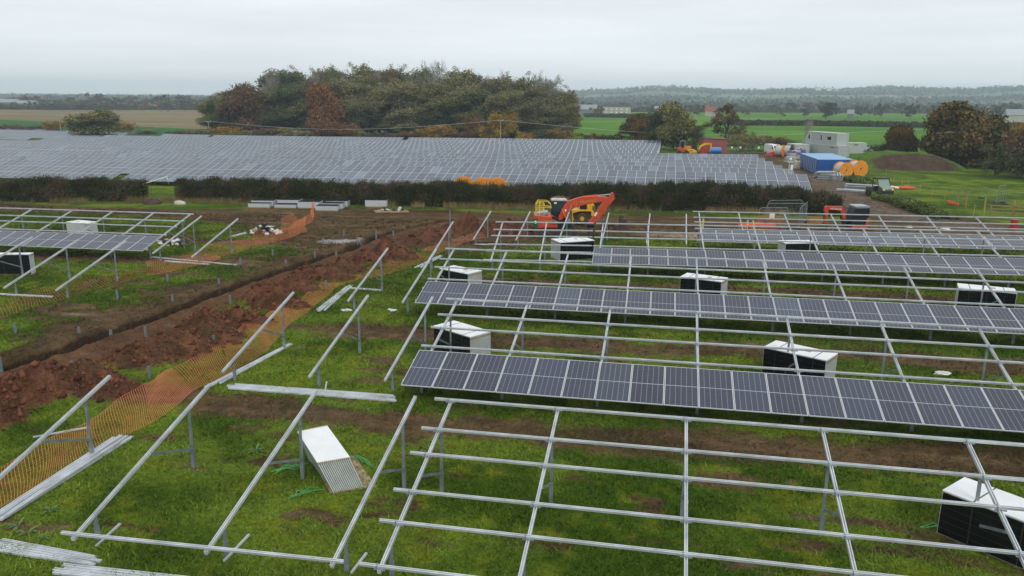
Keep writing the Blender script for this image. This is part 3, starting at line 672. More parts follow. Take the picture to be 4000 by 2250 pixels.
for k, pts in enumerate(ROWPX):
    Y = 97.75+11.15*k; ex = .46
    W3 = [atY(px, py, Y+ex) for px, py in pts]
    xr = W3[-1].x; xl = W3[0].x
    edges = [xr]; x = gapx0
    while x > xl-2: edges.append(x); x -= 25*W+.3
    edges.append(max(x, xl-25) if k < 7 else xl)
    for j in range(len(edges)-1):
        xb, xa = edges[j]-(.3 if j else 0), edges[j+1]
        if xb-xa < 2: continue
        xm = (xa+xb)/2
        s_ = 0
        for q in range(len(W3)-1):
            if W3[q].x <= xm: s_ = q
        A, B = W3[s_], W3[min(s_+1, len(W3)-1)]
        # the chord of the terrain following line at both table ends
        def onl(xx):
            q = 0
            for i in range(len(W3)-1):
                if W3[i].x <= xx: q = i
            a, b_ = W3[q], W3[q+1]; t = (xx-a.x)/(b_.x-a.x); return a+(b_-a)*t
        A, B = onl(xa), onl(xb)
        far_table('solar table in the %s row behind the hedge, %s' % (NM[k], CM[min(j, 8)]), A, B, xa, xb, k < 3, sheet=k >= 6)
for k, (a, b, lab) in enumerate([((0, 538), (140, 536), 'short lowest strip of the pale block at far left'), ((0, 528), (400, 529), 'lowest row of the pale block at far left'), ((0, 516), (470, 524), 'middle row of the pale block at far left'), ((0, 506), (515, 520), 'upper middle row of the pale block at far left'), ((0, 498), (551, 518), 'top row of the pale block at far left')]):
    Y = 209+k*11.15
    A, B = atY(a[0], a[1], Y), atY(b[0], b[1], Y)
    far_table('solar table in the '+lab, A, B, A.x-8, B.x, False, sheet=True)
# ================================================================ VEGETATION AND HORIZON
def leafcloud(P, size, r_, flat=.0, quad=True):
    """one small randomly turned leaf-spray face per point of P (n,3)"""
    n = len(P); a = r_.normal(size=(n, 3)); a /= np.linalg.norm(a, axis=1)[:, None]; b = r_.normal(size=(n, 3)); b -= a*(a*b).sum(1)[:, None]; b /= np.linalg.norm(b, axis=1)[:, None]
    s = (size*(.55+.9*r_.random(n)))[:, None]; s2 = s*(.5+.5*r_.random((n, 1)))
    if quad:
        V = np.stack([P-a*s, P-b*s2, P+a*s*.9, P+b*s2], 1).reshape(-1, 3); return V, np.arange(n*4).reshape(-1, 4)
    V = np.stack([P-a*s, P+a*s*.3-b*s2, P+a*s*.5+b*s2], 1).reshape(-1, 3); return V, np.arange(n*3).reshape(-1, 3)
def crown(seed, n, lobes, size, shell=.55, gap=.35):
    """lobes (x,y,z,r): leaf sprays gathered in clumps on many overlapping lobes with gaps between them"""
    r_ = np.random.default_rng(seed); out = []
    L_ = np.array(lobes); wt = L_[:, 3]**2; wt /= wt.sum()
    # each lobe carries several clumps
    ncl = max(24, n//34); li = r_.choice(len(L_), ncl, p=wt); d = r_.normal(size=(ncl, 3)); d /= np.linalg.norm(d, axis=1)[:, None]; d[:, 2] = np.where(d[:, 2] < -.35, -d[:, 2]*.5, d[:, 2])
    rad = (shell+(1-shell)*r_.random(ncl)**.5)*L_[li, 3]
    cc = L_[li, :3]+d*rad[:, None]
    keep = r_.random(ncl) > gap*.4; cc = cc[keep]; cr_ = (L_[li, 3]*.36)[keep]
    k = r_.integers(0, len(cc), n); q = r_.normal(size=(n, 3))*.55
    P = cc[k]+q*cr_[k][:, None]*np.array([1, 1, .8])
    P[:, 2] = np.maximum(P[:, 2], .02)
    return leafcloud(P, size, r_)
def tree_lobes(seed, h, wdt, base=.22, n=9, round_=1.):
    r = random.Random(seed); out = []
    cz = h*(1+base)/2; rz = h*(1-base)/2
    out.append((0, 0, cz, min(wdt*.36, rz*.75)))
    for i in range(n):
        a = 6.283*i/n*1.618; t = (i+.5)/n; z = base*h+h*(1-base)*(.12+.72*t)
        e = math.sqrt(max(.05, 1-((z-cz)/(rz*1.05))**2))*wdt*.5
        rr = wdt*r.uniform(.17, .27); out.append((math.cos(a)*max(0, e-rr*.8)*r.uniform(.7, 1.1), math.sin(a)*max(0, e-rr*.8)*r.uniform(.7, 1.1), min(z, h-rr), rr))
    return out
def branches(mb, p, d, ln, r, depth, rn, spread=.55, up=.15, n=(2, 4)):
    q = p+d*ln; mb.tube(p, q, r, r*.62, n=5 if depth > 1 else 3, cap=False)
    if depth <= 0: return
    for i in range(rn.randint(*n)):
        dd = (d+Vector((rn.uniform(-1, 1), rn.uniform(-1, 1), rn.uniform(-.35, .7)+up))*spread*1.1).normalized()
        branches(mb, p+d*ln*rn.uniform(.55, 1), dd, ln*rn.uniform(.6, .82), r*.64, depth-1, rn, spread, up, n)
def trunk_mesh(seed, h, r, depth=3, first=.3, spread=.55, mt='bark', name='trunk'):
    rn = random.Random(seed); mb = MB(); branches(mb, Vector((0, 0, -.5)), Vector((rn.uniform(-.05, .05), rn.uniform(-.05, .05), 1)).normalized(), h*first+.5, r, depth, rn, spread, .25, (3, 4))
    return mb.mesh(name, [M[mt]])
TV = {}
def variant(kind, i):
    key = (kind, i)
    if key in TV: return TV[key]
    h = 20.
    if kind == 'wood': n_, wd, base, sz, dep = 20000, 12.5, .02, .19, 5
    elif kind == 'sparse': n_, wd, base, sz, dep = 3400, 11, .30, .15, 7
    elif kind == 'shrub': n_, wd, base, sz, dep = 5000, 26, .0, .45, 2
    elif kind == 'far': n_, wd, base, sz, dep = 700, 22, .04, 1.0, 1
    elif kind == 'oak': n_, wd, base, sz, dep = 20000, 22, .03, .42, 4
    elif kind == 'dense': n_, wd, base, sz, dep = 34000, 22, .0, .50, 3
    V, F = crown(i*13+hash(kind) % 7 if False else i*13+len(kind), n_, tree_lobes(i*7+len(kind), h, wd, base, {'oak': 22, 'wood': 18, 'dense': 34}.get(kind, 11)), sz)
    c_ = npmesh('crown', V, F, 4); t = trunk_mesh(i+50, h, .5 if kind not in ('shrub', 'sparse') else .26, dep, .30 if kind != 'shrub' else .15, .6 if kind != 'sparse' else .42, 'barkpale' if kind == 'sparse' else 'bark')
    TV[key] = (c_, t); return TV[key]
def tree(name, label, cat, loc, h, wsc=1., kind='wood', i=0, leaf='f_green', group=None, rz=None, crown_on=True):
    o = thing(name, label, cat, loc, random.uniform(0, 6.28) if rz is None else rz, group)
    c_, t = variant(kind, i); s = h/20.
    if crown_on:
        co = link('crown', c_, o)
        if not c_.materials: c_.materials.append(M[leaf])
        co.material_slots[0].link = 'OBJECT'; co.material_slots[0].material = M[leaf]; co.scale = (s*wsc, s*wsc, s)
    to = link('trunk', t, o); to.scale = (s*wsc*.9, s*wsc*.9, s*.95)
    return o
def ptree(name, label, cat, px, base_py, top_py, width_px, Y, **kw):
    """stand a tree of measured height and spread at range Y"""
    g = atY(px, base_py, Y); z = float(zg(g.x, Y)); d = dist(g)
    top = atY(px, top_py, Y).z; h = top-z
    wd = width_px/FPX*d; ref = dict(wood=12.5, sparse=11, shrub=26, far=22, oak=22, dense=22)[kw.get('kind', 'wood')]
    return tree(name, label, cat, Vector((g.x, Y, z)), h, wd/(ref*h/20.), **kw)
# ---- the wood
WD = []
GW = 'trees of the wood behind the finished array'
back = [(880, 345, 120), (960, 335, 110), (1060, 330, 100), (1115, 268, 130), (1190, 255, 130), (1270, 248, 130), (1340, 262, 110), (1410, 243, 130), (1480, 250, 120), (1545, 252, 130), (1620, 262, 120), (1690, 262, 120), (1770, 250, 130), (1850, 282, 120), (1930, 288, 120), (2010, 298, 130), (2080, 290, 120), (2140, 318, 110), (2185, 345, 90)]
mid2 = [(px_, 290+abs(px_-1500)*.10+random.uniform(-12, 25), 125) for px_ in range(1110, 2190, 62)]
mid = [(850, 395, 90), (1000, 385, 110), (1090, 345, 110), (1150, 320, 120), (1230, 310, 120), (1370, 300, 120), (1450, 305, 120), (1530, 300, 130), (1600, 310, 120), (1680, 320, 120), (1740, 312, 120), (1820, 325, 120), (1900, 340, 120), (1980, 345, 120), (2060, 340, 120), (2120, 325, 110), (2190, 348, 90), (1290, 300, 110), (2212, 392, 70)]
mats_b = ['f_olive', 'f_green', 'f_green', 'f_olive', 'f_bright', 'f_green', 'f_olive', 'f_olive', 'f_green']
dirs_ = lambda px: 'at the left end of the wood' if px < 1000 else 'left of the wood centre' if px < 1400 else 'at the wood centre' if px < 1750 else 'right of the wood centre' if px < 2050 else 'at the right end of the wood'
ORD = ['first', 'second', 'third', 'fourth', 'fifth', 'sixth', 'seventh', 'eighth', 'ninth', 'tenth', 'eleventh', 'twelfth', 'thirteenth', 'fourteenth', 'fifteenth', 'sixteenth', 'seventeenth', 'eighteenth', 'nineteenth', 'twentieth', 'twenty-first', 'twenty-second', 'twenty-third', 'twenty-fourth', 'twenty-fifth', 'twenty-sixth']
cn = {'f_olive': 'thinning olive tree', 'f_green': 'dull green tree', 'f_bright': 'fresh green tree', 'f_brown': 'russet brown tree'}
seen = {}
def ulabel(s):
    seen[s] = seen.get(s, 0)+1
    return s if seen[s] == 1 else s+', '+ORD[seen[s]-1]+' from left'
for j, (px, top, wd) in enumerate(back):
    lf = mats_b[(j*5+2) % 9]
    ptree('woodland_tree', ulabel('tall '+cn[lf]+' on skyline '+dirs_(px)), 'tree', px, 540, top, wd*1.6, 292+random.uniform(-8, 8), kind='wood', i=j % 4, leaf=lf, group=GW)
for j, (px, top, wd) in enumerate(mid2):
    lf = mats_b[(j*7+3) % 9]
    ptree('woodland_tree', ulabel('middle row '+cn[lf]+' '+dirs_(px)), 'tree', px, 540, top, wd*1.5, 277+random.uniform(-6, 6), kind='wood', i=(j+1) % 4, leaf=lf, group=GW)
for j, (px, top, wd) in enumerate(mid):
    lf = mats_b[(j*4+1) % 9]
    ptree('woodland_tree', ulabel('front row '+cn[lf]+' '+dirs_(px)), 'tree', px, 540, top, wd*1.55, 262+random.uniform(-6, 6), kind='wood', i=(j+2) % 4, leaf=lf, group=GW)
for j, px in enumerate(range(860, 2230, 74)):   # low storey closing the foot of the wood
    lf = ['f_dark', 'f_green', 'f_olive', 'f_dark'][j % 4]
    ptree('woodland_tree', ulabel('low dark tree under the canopy '+dirs_(px)), 'tree', px, 545, 430+random.uniform(-22, 20), 130, 254+random.uniform(-3, 3), kind='wood', i=j % 4, leaf=lf, group=GW)
for j, (px, top) in enumerate([(1010, 312), (1095, 272), (1160, 252), (1235, 246), (1330, 250), (1375, 240), (1450, 238), (1515, 246), (1585, 250), (1650, 252), (1735, 240), (1800, 256), (1880, 272), (1960, 276), (2040, 276), (2110, 276), (2165, 292), (2212, 330)]):
    ptree('woodland_tree', ulabel('thin twiggy skyline tree '+dirs_(px)), 'tree', px, 540, top, 95, 284+(j % 3)*5, kind='sparse', i=j % 3, leaf=['f_olive', 'f_green', 'f_brown', 'f_olive', 'f_bright'][j % 5], group=GW)
ptree('russet_tree', 'round russet brown tree at the left end of the wood', 'tree', 950, 545, 332, 165, 248, kind='oak', i=1, leaf='f_brown')
ptree('orange_tree', 'bright orange-brown tree standing out against the wood', 'tree', 1272, 500, 334, 135, 246, kind='dense', i=2, leaf='f_orange')
ptree('green_tree', 'small fresh green tree at the far left edge of the wood', 'tree', 842, 520, 385, 60, 250, kind='wood', i=1, leaf='f_bright')
for px, top, lab in ((1070, 272, 'pale bare tree rising above the left shoulder of the wood'), (1700, 226, 'bare grey tree on the highest part of the wood'), (1925, 262, 'small bare treetop above the middle right of the wood'), (2085, 268, 'bare twiggy tree on the right shoulder of the wood')):
    g = atY(px, 540, 285); z = float(zg(g.x, 285)); h = atY(px, top, 285).z-z
    o = thing('bare_tree', lab, 'tree', (g.x, 285, z), 1.)
    rn = random.Random(int(px)); mb = MB(); branches(mb, Vector((0, 0, 0)), Vector((0, 0, 1)), h*.5, .5, 7, rn, .42, .35, (2, 3)); mb.build('trunk', M['barkpale'], o)
    zmax = max(v[2] for v in mb.v); o.scale = (h/zmax,)*3
for px, top, wd, lf, lab in ((1150, 500, 120, 'f_olive', 'olive bramble bush at the wood foot, left part'), (1290, 462, 120, 'f_orange', 'orange pointed shrub below the orange tree'), (1340, 478, 110, 'f_orange', 'orange brown shrub right of the pointed one'), (1400, 505, 90, 'f_olive', 'dull shrub between orange and yellow shrubs'), (1660, 498, 90, 'f_yellow', 'yellow shrub left of the middle of the wood foot'), (1725, 482, 110, 'f_yellow', 'larger yellow shrub with green base at the wood foot'), (1850, 445, 70, 'f_orange', 'thin orange shrub near the power pole'), (1925, 485, 110, 'f_yellow', 'golden shrub left of the power pole'), (1970, 430, 100, 'f_yellow', 'round yellow-green tree behind the power pole'), (2050, 515, 70, 'f_yellow', 'small golden bush right of the pole'), (2195, 505, 110, 'f_yellow', 'golden bush at the right end of the wood'), (1000, 505, 150, 'f_olive', 'grey-green scrub under the russet tree'), (900, 490, 110, 'f_yellow', 'yellowish scrub at left foot of the wood'), (1080, 495, 120, 'f_brown', 'brown scrub at the wood foot'), (1220, 520, 120, 'f_bright', 'green scrub at the wood foot'), (1500, 515, 120, 'f_dark', 'dark scrub at the middle of the wood foot'), (1580, 512, 120, 'f_brown', 'brownish scrub left of the yellow shrubs'), (1800, 512, 110, 'f_brown', 'brown scrub between yellow shrubs'), (2120, 505, 110, 'f_dark', 'dark scrub right part of the wood foot'), (800, 500, 120, 'f_olive', 'olive scrub left of the wood'), (720, 508, 110, 'f_brown', 'low brown scrub at the end of the green field')):
    ptree('shrub', lab, 'shrub', px, 548, top, wd*1.25, 238+random.uniform(-3, 3), kind='shrub', i=int(px) % 3, leaf=lf, group='shrubs along the foot of the wood')
for j, (px, top, wd, lf, lab) in enumerate([(370, 432, 190, 'f_green', 'dark bushy tree left of the wood, in front of the stubble field'), (310, 445, 110, 'f_brown', 'brown bush leaning on the dark bushy tree'), (425, 450, 110, 'f_olive', 'olive bush right of the dark bushy tree')]):
    ptree('bush', lab, 'bush', px, 512, top, wd, 232+j*2, kind='shrub' if j else 'oak', i=j, leaf=lf)
for px, top, wd, lf, lab in ((230, 470, 90, 'f_yellow', 'golden shrub by the left power pole'), (485, 475, 80, 'f_yellow', 'golden shrub right of the dark bushy tree'), (130, 490, 120, 'f_brown', 'low brown scrub at far left behind the panels'), (560, 505, 110, 'f_olive', 'grey low scrub behind the pale panel block'), (40, 487, 100, 'f_brown', 'small brown scrub at the left picture edge'), (2320, 520, 130, 'f_brown', 'low brown scrub right of the wood'), (2390, 522, 90, 'f_dark', 'dark bush behind the array, right of the wood'), (2480, 530, 120, 'f_olive', 'pale scrub behind the array near the oaks')):
    ptree('shrub', lab, 'shrub', px, 550, top, wd*1.2, 255 if px < 600 else 232, kind='shrub', i=int(px) % 3, leaf=lf, group='shrubs along the foot of the wood')
# ---- single trees on the right
ptree('oak_tree', 'small spreading oak with orange leaves behind the array corner', 'tree', 2488, 548, 448, 128, 232, kind='oak', i=0, leaf='f_oak')
ptree('dark_tree', 'large dense green-brown tree left of the red brick hut', 'tree', 2630, 590, 405, 145, 212, kind='dense', i=1, leaf='f_green')
ptree('dark_tree', 'dense dark tree hugging the big green-brown tree on its left', 'tree', 2580, 585, 440, 120, 214, kind='oak', i=2, leaf='f_dark')
ptree('dark_tree', 'green bush between the big tree and the brick hut', 'tree', 2710, 590, 480, 90, 210, kind='wood', i=0, leaf='f_green')
o = ptree('old_oak', 'gnarled half bare oak with orange leaves behind the brick hut', 'tree', 2832, 545, 402, 195, 226, kind='oak', i=3, leaf='f_oak', crown_on=False)
g = atY(2832, 545, 226); z = float(zg(g.x, 226)); h_ = atY(2832, 402, 226).z-z
rn = random.Random(4); lb = [(0, 0, h_*.86, 1.7), (-.6, 0, h_*.62, 2.2), (2.5, .5, h_*.62, 2.0), (-3.4, 0, h_*.52, 2.0), (4.6, 0, h_*.42, 1.9), (-5.2, 1, h_*.46, 1.7), (2.4, -1, h_*.4, 1.6), (-2.6, -1, h_*.36, 1.6), (5.6, 1, h_*.3, 1.4), (.6, 0, h_*.75, 1.6)]
V, F = crown(77, 4200, lb, .17, .3); link('crown', npmesh('crown', V, F, 4, [M['f_oak']]), o)
g = atY(3135, 560, 200); o = thing('bare_tree', 'leafless grey tree behind the stacked cabins', 'tree', G(g.x, 200), 2.)
rn = random.Random(8); mb = MB(); branches(mb, Vector((0, 0, 0)), Vector((0, 0, 1)), 3, .09, 6, rn, .55, .3, (2, 4)); mb.build('trunk', M['barkpale'], o)
zm = max(v[2] for v in mb.v); o.scale = ((atY(3135, 448, 200).z-float(zg(g.x, 200)))/zm,)*3
ptree('autumn_tree', 'round orange-brown tree left of the big dark tree', 'tree', 3515, 600, 492, 120, 182, kind='dense', i=2, leaf='f_oak')
bt = ptree('broad_tree', 'very large dense brown-green tree on the right', 'tree', 3760, 608, 408, 265, 172, kind='dense', i=0, leaf='f_big')
ptree('broad_tree', 'dark lower flank tree at left of the very large tree', 'tree', 3668, 612, 480, 130, 174, kind='dense', i=1, leaf='f_big')
ptree('broad_tree', 'right flank tree merging with the very large tree', 'tree', 3848, 612, 455, 150, 171, kind='dense', i=2, leaf='f_big')
for j, (px, by, top, wd, Y, lf, lab) in enumerate([(4010, 650, 490, 170, 146, 'f_brown', 'brown tangled scrub at the right picture edge'), (3905, 640, 560, 130, 145, 'f_dark', 'dark bramble bank below the scrub'), (3960, 560, 480, 120, 175, 'f_yellow', 'yellowish treetop behind the scrub at right'),
        (3445, 605, 555, 110, 185, 'f_dark', 'low dark hedge bush left of the orange-brown tree'), (3290, 590, 555, 60, 222, 'f_olive', 'thin bush right of the stacked cabins'), (3330, 590, 562, 60, 222, 'f_brown', 'small brown bush behind the single cabin')]):
    ptree('scrub', lab, 'shrub', px, by, top, wd*1.2, Y, kind='shrub', i=j % 3, leaf=lf, group='scrub at the right edge of the meadow')
for j, (px, by, top, wd, Y, lf, lab) in enumerate([(2890, 600, 520, 90, 208, 'f_green', 'green bush right of the brick hut'), (2940, 585, 515, 110, 214, 'f_olive', 'hedge bush beside the pale lane, left'), (3010, 585, 530, 110, 216, 'f_brown', 'hedge bush beside the pale lane, right'), (3075, 585, 545, 90, 215, 'f_dark', 'low hedge bush behind the white van'), (2870, 545, 500, 90, 238, 'f_dark', 'dark bush at the foot of the gnarled oak')]):
    ptree('shrub', lab, 'shrub', px, by, top, wd*1.2, Y, kind='shrub', i=j % 3, leaf=lf, group='bushes behind the compound')
# ---- hedgerows
def hedge(label, pts, hs, wd, n, mt, leaf=.11, twigs=0, grp='clipped hedgerows', cat='hedge', seed=1):
    r_ = np.random.default_rng(seed); P = np.array([(p[0], p[1]) for p in pts]); hs = np.array(hs, float)
    sl = np.hypot(*(P[1:]-P[:-1]).T); cs = np.concatenate([[0], np.cumsum(sl)]); Lt = cs[-1]
    def along(t): return np.stack([np.interp(t, cs, P[:, 0]), np.interp(t, cs, P[:, 1])], -1), np.interp(t, cs, hs)
    t = r_.random(n)*Lt; q, hh = along(t); hh = hh*(1+.38*(fbm(t*.35, t*0+seed, seed)-.5)+.34*(fbm(t*1.7, t*0, seed+3)-.5))
    tt = r_.random(n)*math.pi; rr = .72+.30*r_.random(n)**.7; bul = 1+.35*(fbm(t*.9, tt*2, seed+5)-.5)
    y = np.sign(np.cos(tt))*np.abs(np.cos(tt))**.6*wd/2*rr*bul; z = np.abs(np.sin(tt))**.55*hh*rr
    low = r_.random(n) < .25; z = np.where(low, r_.random(n)*hh*.6, z)
    dx, dy = np.gradient(np.interp(np.linspace(0, Lt, 200), cs, P[:, 0])), np.gradient(np.interp(np.linspace(0, Lt, 200), cs, P[:, 1]))
    k = np.clip((t/Lt*199).astype(int), 0, 199); nl = np.hypot(dx[k], dy[k]); X = q[:, 0]-dy[k]/nl*y; Y = q[:, 1]+dx[k]/nl*y
    Z = zg(X, Y)+z+(np.abs(r_.normal(0, .16, n))*(z > hh*.7) if twigs else 0); V, F = leafcloud(np.stack([X, Y, Z], -1), leaf, r_)
    if twigs:
        t = r_.random(twigs)*Lt; q, hh = along(t); hh = hh*(1+.38*(fbm(t*.35, t*0+seed, seed)-.5)+.34*(fbm(t*1.7, t*0, seed+3)-.5)); y = r_.uniform(-.48, .48, twigs)*wd; X = q[:, 0]+r_.normal(0, .1, twigs); Y = q[:, 1]+y; z0 = zg(X, Y)+hh*r_.uniform(.2, .95, twigs); ln = r_.uniform(.2, 1.0, twigs)**1.5*.95
        a = np.stack([X-.012, Y, z0], -1); b_ = np.stack([X+.012, Y, z0], -1); c_ = np.stack([X+r_.normal(0, .12, twigs), Y+r_.normal(0, .12, twigs), z0+ln], -1)
        V2 = np.stack([a, b_, c_, c_+np.array([.006, 0, 0])], 1).reshape(-1, 3); F2 = np.arange(twigs*4).reshape(-1, 4)[:, [0, 1, 3, 2]]+len(V); V = np.concatenate([V, V2]); F = np.concatenate([F, F2])
    # woody core so that the hedge is not see-through
    m_ = 60; tt = np.linspace(.3, Lt-.3, m_); q, hh = along(tt); g0 = zg(q[:, 0], q[:, 1]); off = wd*.22
    ring = []
    for sy, fz in ((-1.2, 0), (-1, .6), (0, .80), (1, .6), (1.2, 0)):
        kk = np.clip((tt/Lt*199).astype(int), 0, 199); nl = np.hypot(dx[kk], dy[kk])
        ring.append(np.stack([q[:, 0]-dy[kk]/nl*sy*off, q[:, 1]+dx[kk]/nl*sy*off, g0+hh*fz-.05], -1))
    R5 = np.stack(ring, 1).reshape(-1, 3); b0 = len(V); ff = []
    for i in range(m_-1):
        for j in range(4): ff.append([b0+i*5+j, b0+i*5+j+1, b0+(i+1)*5+j+1, b0+(i+1)*5+j])
    V = np.concatenate([V, R5]); F = np.concatenate([F, np.array(ff)])
    return tag(link('hedge', npmesh('hedge', V, F, 4, [M[mt]])), label, cat, grp)
def hp(L_, dy=0): return [(lambda p: (p.x, p.y+1.1+dy))(at(*q)) for q in L_]
hedge('dark clipped hedge left of the gateway gap', hp([(-260, 790), (0, 792), (280, 791), (545, 789)]), [2.5, 2.4, 2.3, 2.1], 2.2, 42000, 'f_hedge', .075, 12000, seed=2)
hedge('long dark clipped hedge right of the gateway gap, behind the excavator', hp([(680, 790), (1000, 797), (1500, 807), (2000, 816), (2600, 826), (3080, 838), (3290, 848)]), [2.3, 2.35, 2.2, 2.3, 2.7, 2.35, 1.8], 2.2, 140000, 'f_hedge', .075, 52000, seed=3)
def tuft_strip(name, label, pts, n, h, mt, wd, seed, cat='grass'):
    r_ = np.random.default_rng(seed); P = np.array(pts); cs = np.concatenate([[0], np.cumsum(np.hypot(*(P[1:]-P[:-1]).T))]); t = r_.random(n)*cs[-1]
    X = np.interp(t, cs, P[:, 0])+r_.normal(0, .2, n); Y = np.interp(t, cs, P[:, 1])+r_.uniform(-wd/2, wd/2, n); k = fbm(X*.4, Y*.4, seed) > .45; X, Y = X[k], Y[k]; n = len(X); Z = zg(X, Y)
    hh = h*r_.uniform(.4, 1.1, n); w_ = .018; e = r_.normal(0, .16, (n, 2))
    V = np.stack([np.stack([X-w_, Y, Z], -1), np.stack([X+w_, Y, Z], -1), np.stack([X+e[:, 0], Y+e[:, 1], Z+hh], -1)], 1).reshape(-1, 3)
    return tag(link(name, npmesh(name, V, np.arange(n*3).reshape(-1, 3), 3, [M[mt]])), label, cat, kind='stuff')
tuft_strip('dry_grass', 'dry straw-coloured tall grass along the foot of the hedge', [(a, b-1.2) for a, b in hp([(-100, 791), (545, 790), (680, 790), (1500, 807), (2600, 826), (3100, 838)])], 12000, .8, 'f_straw', 1.0, 5)
tuft_strip('verge_grass', 'fresh green verge grass in front of the hedge', [(a, b-1.9) for a, b in hp([(-100, 791), (545, 790), (680, 790), (1500, 807), (2600, 826), (3100, 838)])], 9000, .3, 'f_bright', 1.0, 6)
hedge('overgrown bramble and scrub bank along the right edge of the meadow', [(lambda p: (p.x+3, p.y+6))(at(*q)) for q in [(3790, 612), (3870, 622), (3940, 640), (4010, 672), (4160, 730)]], [2.2, 3.6, 4.6, 5.2, 5], 9, 36000, 'f_olive', .30, 3000, 'scrub at the right edge of the meadow', 'scrub', 61)
# far field hedges
def fh(label, L_, h, wd, n, leaf, mt='f_dark', seed=9): hedge(label, [(lambda p: (p.x, p.y))(at(*q)) for q in L_], [h]*len(L_), wd, n, mt, leaf, grp='hedgerows between the far fields', seed=seed)
fh('far hedge along the stubble field on the left', [(-200, 427), (300, 429), (830, 430)], 4.0, 6, 9000, .8, seed=10)
fh('far hedge between the right green fields and the road', [(2230, 438), (2700, 438), (3300, 441), (4100, 446)], 4.2, 6, 12000, .8, seed=11)
fh('middle hedge crossing the right green fields', [(2860, 490), (3200, 492), (3640, 500)], 2.9, 3.5, 9000, .4, seed=12)
fh('middle hedge right of the very large tree', [(3880, 503), (4100, 506)], 2.9, 3.5, 4000, .4, seed=13)
fh('short hedge piece beside the wood', [(2200, 458), (2262, 459)], 3, 4, 2000, .5, seed=14)
fh('hedge piece left of the oaks in the far field', [(2282, 458), (2430, 460), (2545, 463)], 3, 4, 4000, .5, seed=15)
# distant tree lines
rn = random.Random(21)
def row_trees(lab, x0, x1, n, by, t0, t1, Y, w0, w1, grp, mix=('f_far', 'f_far', 'f_farbrown')):
    cnt = {}
    for i in range(n):
        px = x0+(x1-x0)*(i+rn.uniform(.15, .85))/n; tp = rn.uniform(t0, t1)
        lf = rn.choice(mix)
        o = ptree('distant_tree', None, None, px, by, tp, rn.uniform(w0, w1), Y*rn.uniform(.96, 1.05), kind='far', i=rn.randint(0, 3), leaf=lf)
        kd = {'f_farbrown': 'brown', 'f_dark': 'dark', 'f_far': 'grey-green'}[lf]; cnt[kd] = cnt.get(kd, 0)+1
        tag(o, 'hazy %s tree %s, %s %s one from left' % (kd, lab, ORD[cnt[kd]-1], kd), 'tree', grp)
row_trees('in the left distance', -20, 850, 24, 430, 362, 395, 800, 60, 110, 'left distance trees')
row_trees('in the left hedge line', -20, 840, 13, 430, 385, 405, 640, 40, 75, 'left hedge line trees')
row_trees('in the right distance', 2240, 4020, 30, 440, 396, 420, 900, 60, 100, 'right distance trees', ('f_far', 'f_farbrown', 'f_far', 'f_dark'))
row_trees('in the right far hedge', 2260, 4020, 17, 441, 398, 424, 700, 35, 70, 'right hedge line trees', ('f_far', 'f_farbrown', 'f_dark'))
ptree('distant_tree', 'round dark tree by itself behind the long far hedge, right', 'tree', 3706, 441, 400, 62, 620, kind='wood', i=1, leaf='f_dark')
ptree('distant_tree', 'dark tree with pale stem behind the far hedge, above the cabins', 'tree', 3228, 440, 394, 50, 620, kind='wood', i=2, leaf='f_dark')
# hills: one rolling sheet, clothed in woods
hx = np.linspace(-5200, 6500, 150); hy = np.concatenate([np.linspace(1250, 5200, 60)])
HX, HY = np.meshgrid(hx, hy)
RID = [(-3000, 4), (2100, 4), (2170, 22), (2250, 36), (2330, 42), (2420, 42), (2490, 52), (2560, 57), (2640, 54), (2750, 52), (2850, 48), (2950, 50), (3050, 56), (3130, 58), (3250, 54), (3330, 52), (3450, 60), (3550, 54), (3650, 50), (3750, 52), (3850, 56), (4000, 66), (4300, 74), (9000, 80)]
bx = HX; d_ = np.stack([HX, HY, 0*HX-H], -1); pxs = 2000+FPX*(d_ @ CAMR)/np.maximum(d_ @ CAMF, 1)
rid = np.interp(pxs, [r[0] for r in RID], [r[1] for r in RID])-6
prof = sstep(1500, 3400, HY)
HZ = -2.4+rid/FPX*3400*prof+10*prof*(prof > .0)+(fbm(HX*.0011, HY*.0011, 44)-.5)*34*np.minimum(prof, 1)*(rid > 8)
HZ = np.where(HY > 3500, HZ-(HY-3500)*.01, HZ)
sh_ = HX.shape; ix = np.arange(sh_[0]*sh_[1]).reshape(sh_)
F4 = np.stack([ix[:-1, :-1], ix[:-1, 1:], ix[1:, 1:], ix[1:, :-1]], -1).reshape(-1, 4)
pf = hash2(np.floor(HX/330+.4*np.floor(HY/260)), np.floor(HY/260), 14)
pal = np.array([(.07, .13, .035), (.13, .125, .07), (.10, .16, .045), (.18, .15, .095), (.06, .09, .035)]); hc = pal[np.clip((pf*5).astype(int), 0, 4)]
mh = D.materials.new('hill_fields'); mh.use_nodes = True; n = mh.node_tree.nodes; l = mh.node_tree.links; n['Principled BSDF'].inputs['Roughness'].default_value = .95
ac = n.new('ShaderNodeVertexColor'); ac.layer_name = 'Col'; l.new(ac.outputs[0], n['Principled BSDF'].inputs['Base Color'])
tag(link('hills', npmesh('hills', np.stack([HX, HY, HZ], -1).reshape(-1, 3), F4, 4, [mh], hc.reshape(-1, 3), True)), kind='structure')
def hill_z(X, Y):
    fi = (X-hx[0])/(hx[1]-hx[0]); fj = (Y-hy[0])/(hy[1]-hy[0]); i = np.clip(fi.astype(int), 0, len(hx)-2); j = np.clip(fj.astype(int), 0, len(hy)-2); a = fi-i; b_ = fj-j
    return (HZ[j, i]*(1-a)+HZ[j, i+1]*a)*(1-b_)+(HZ[j+1, i]*(1-a)+HZ[j+1, i+1]*a)*b_
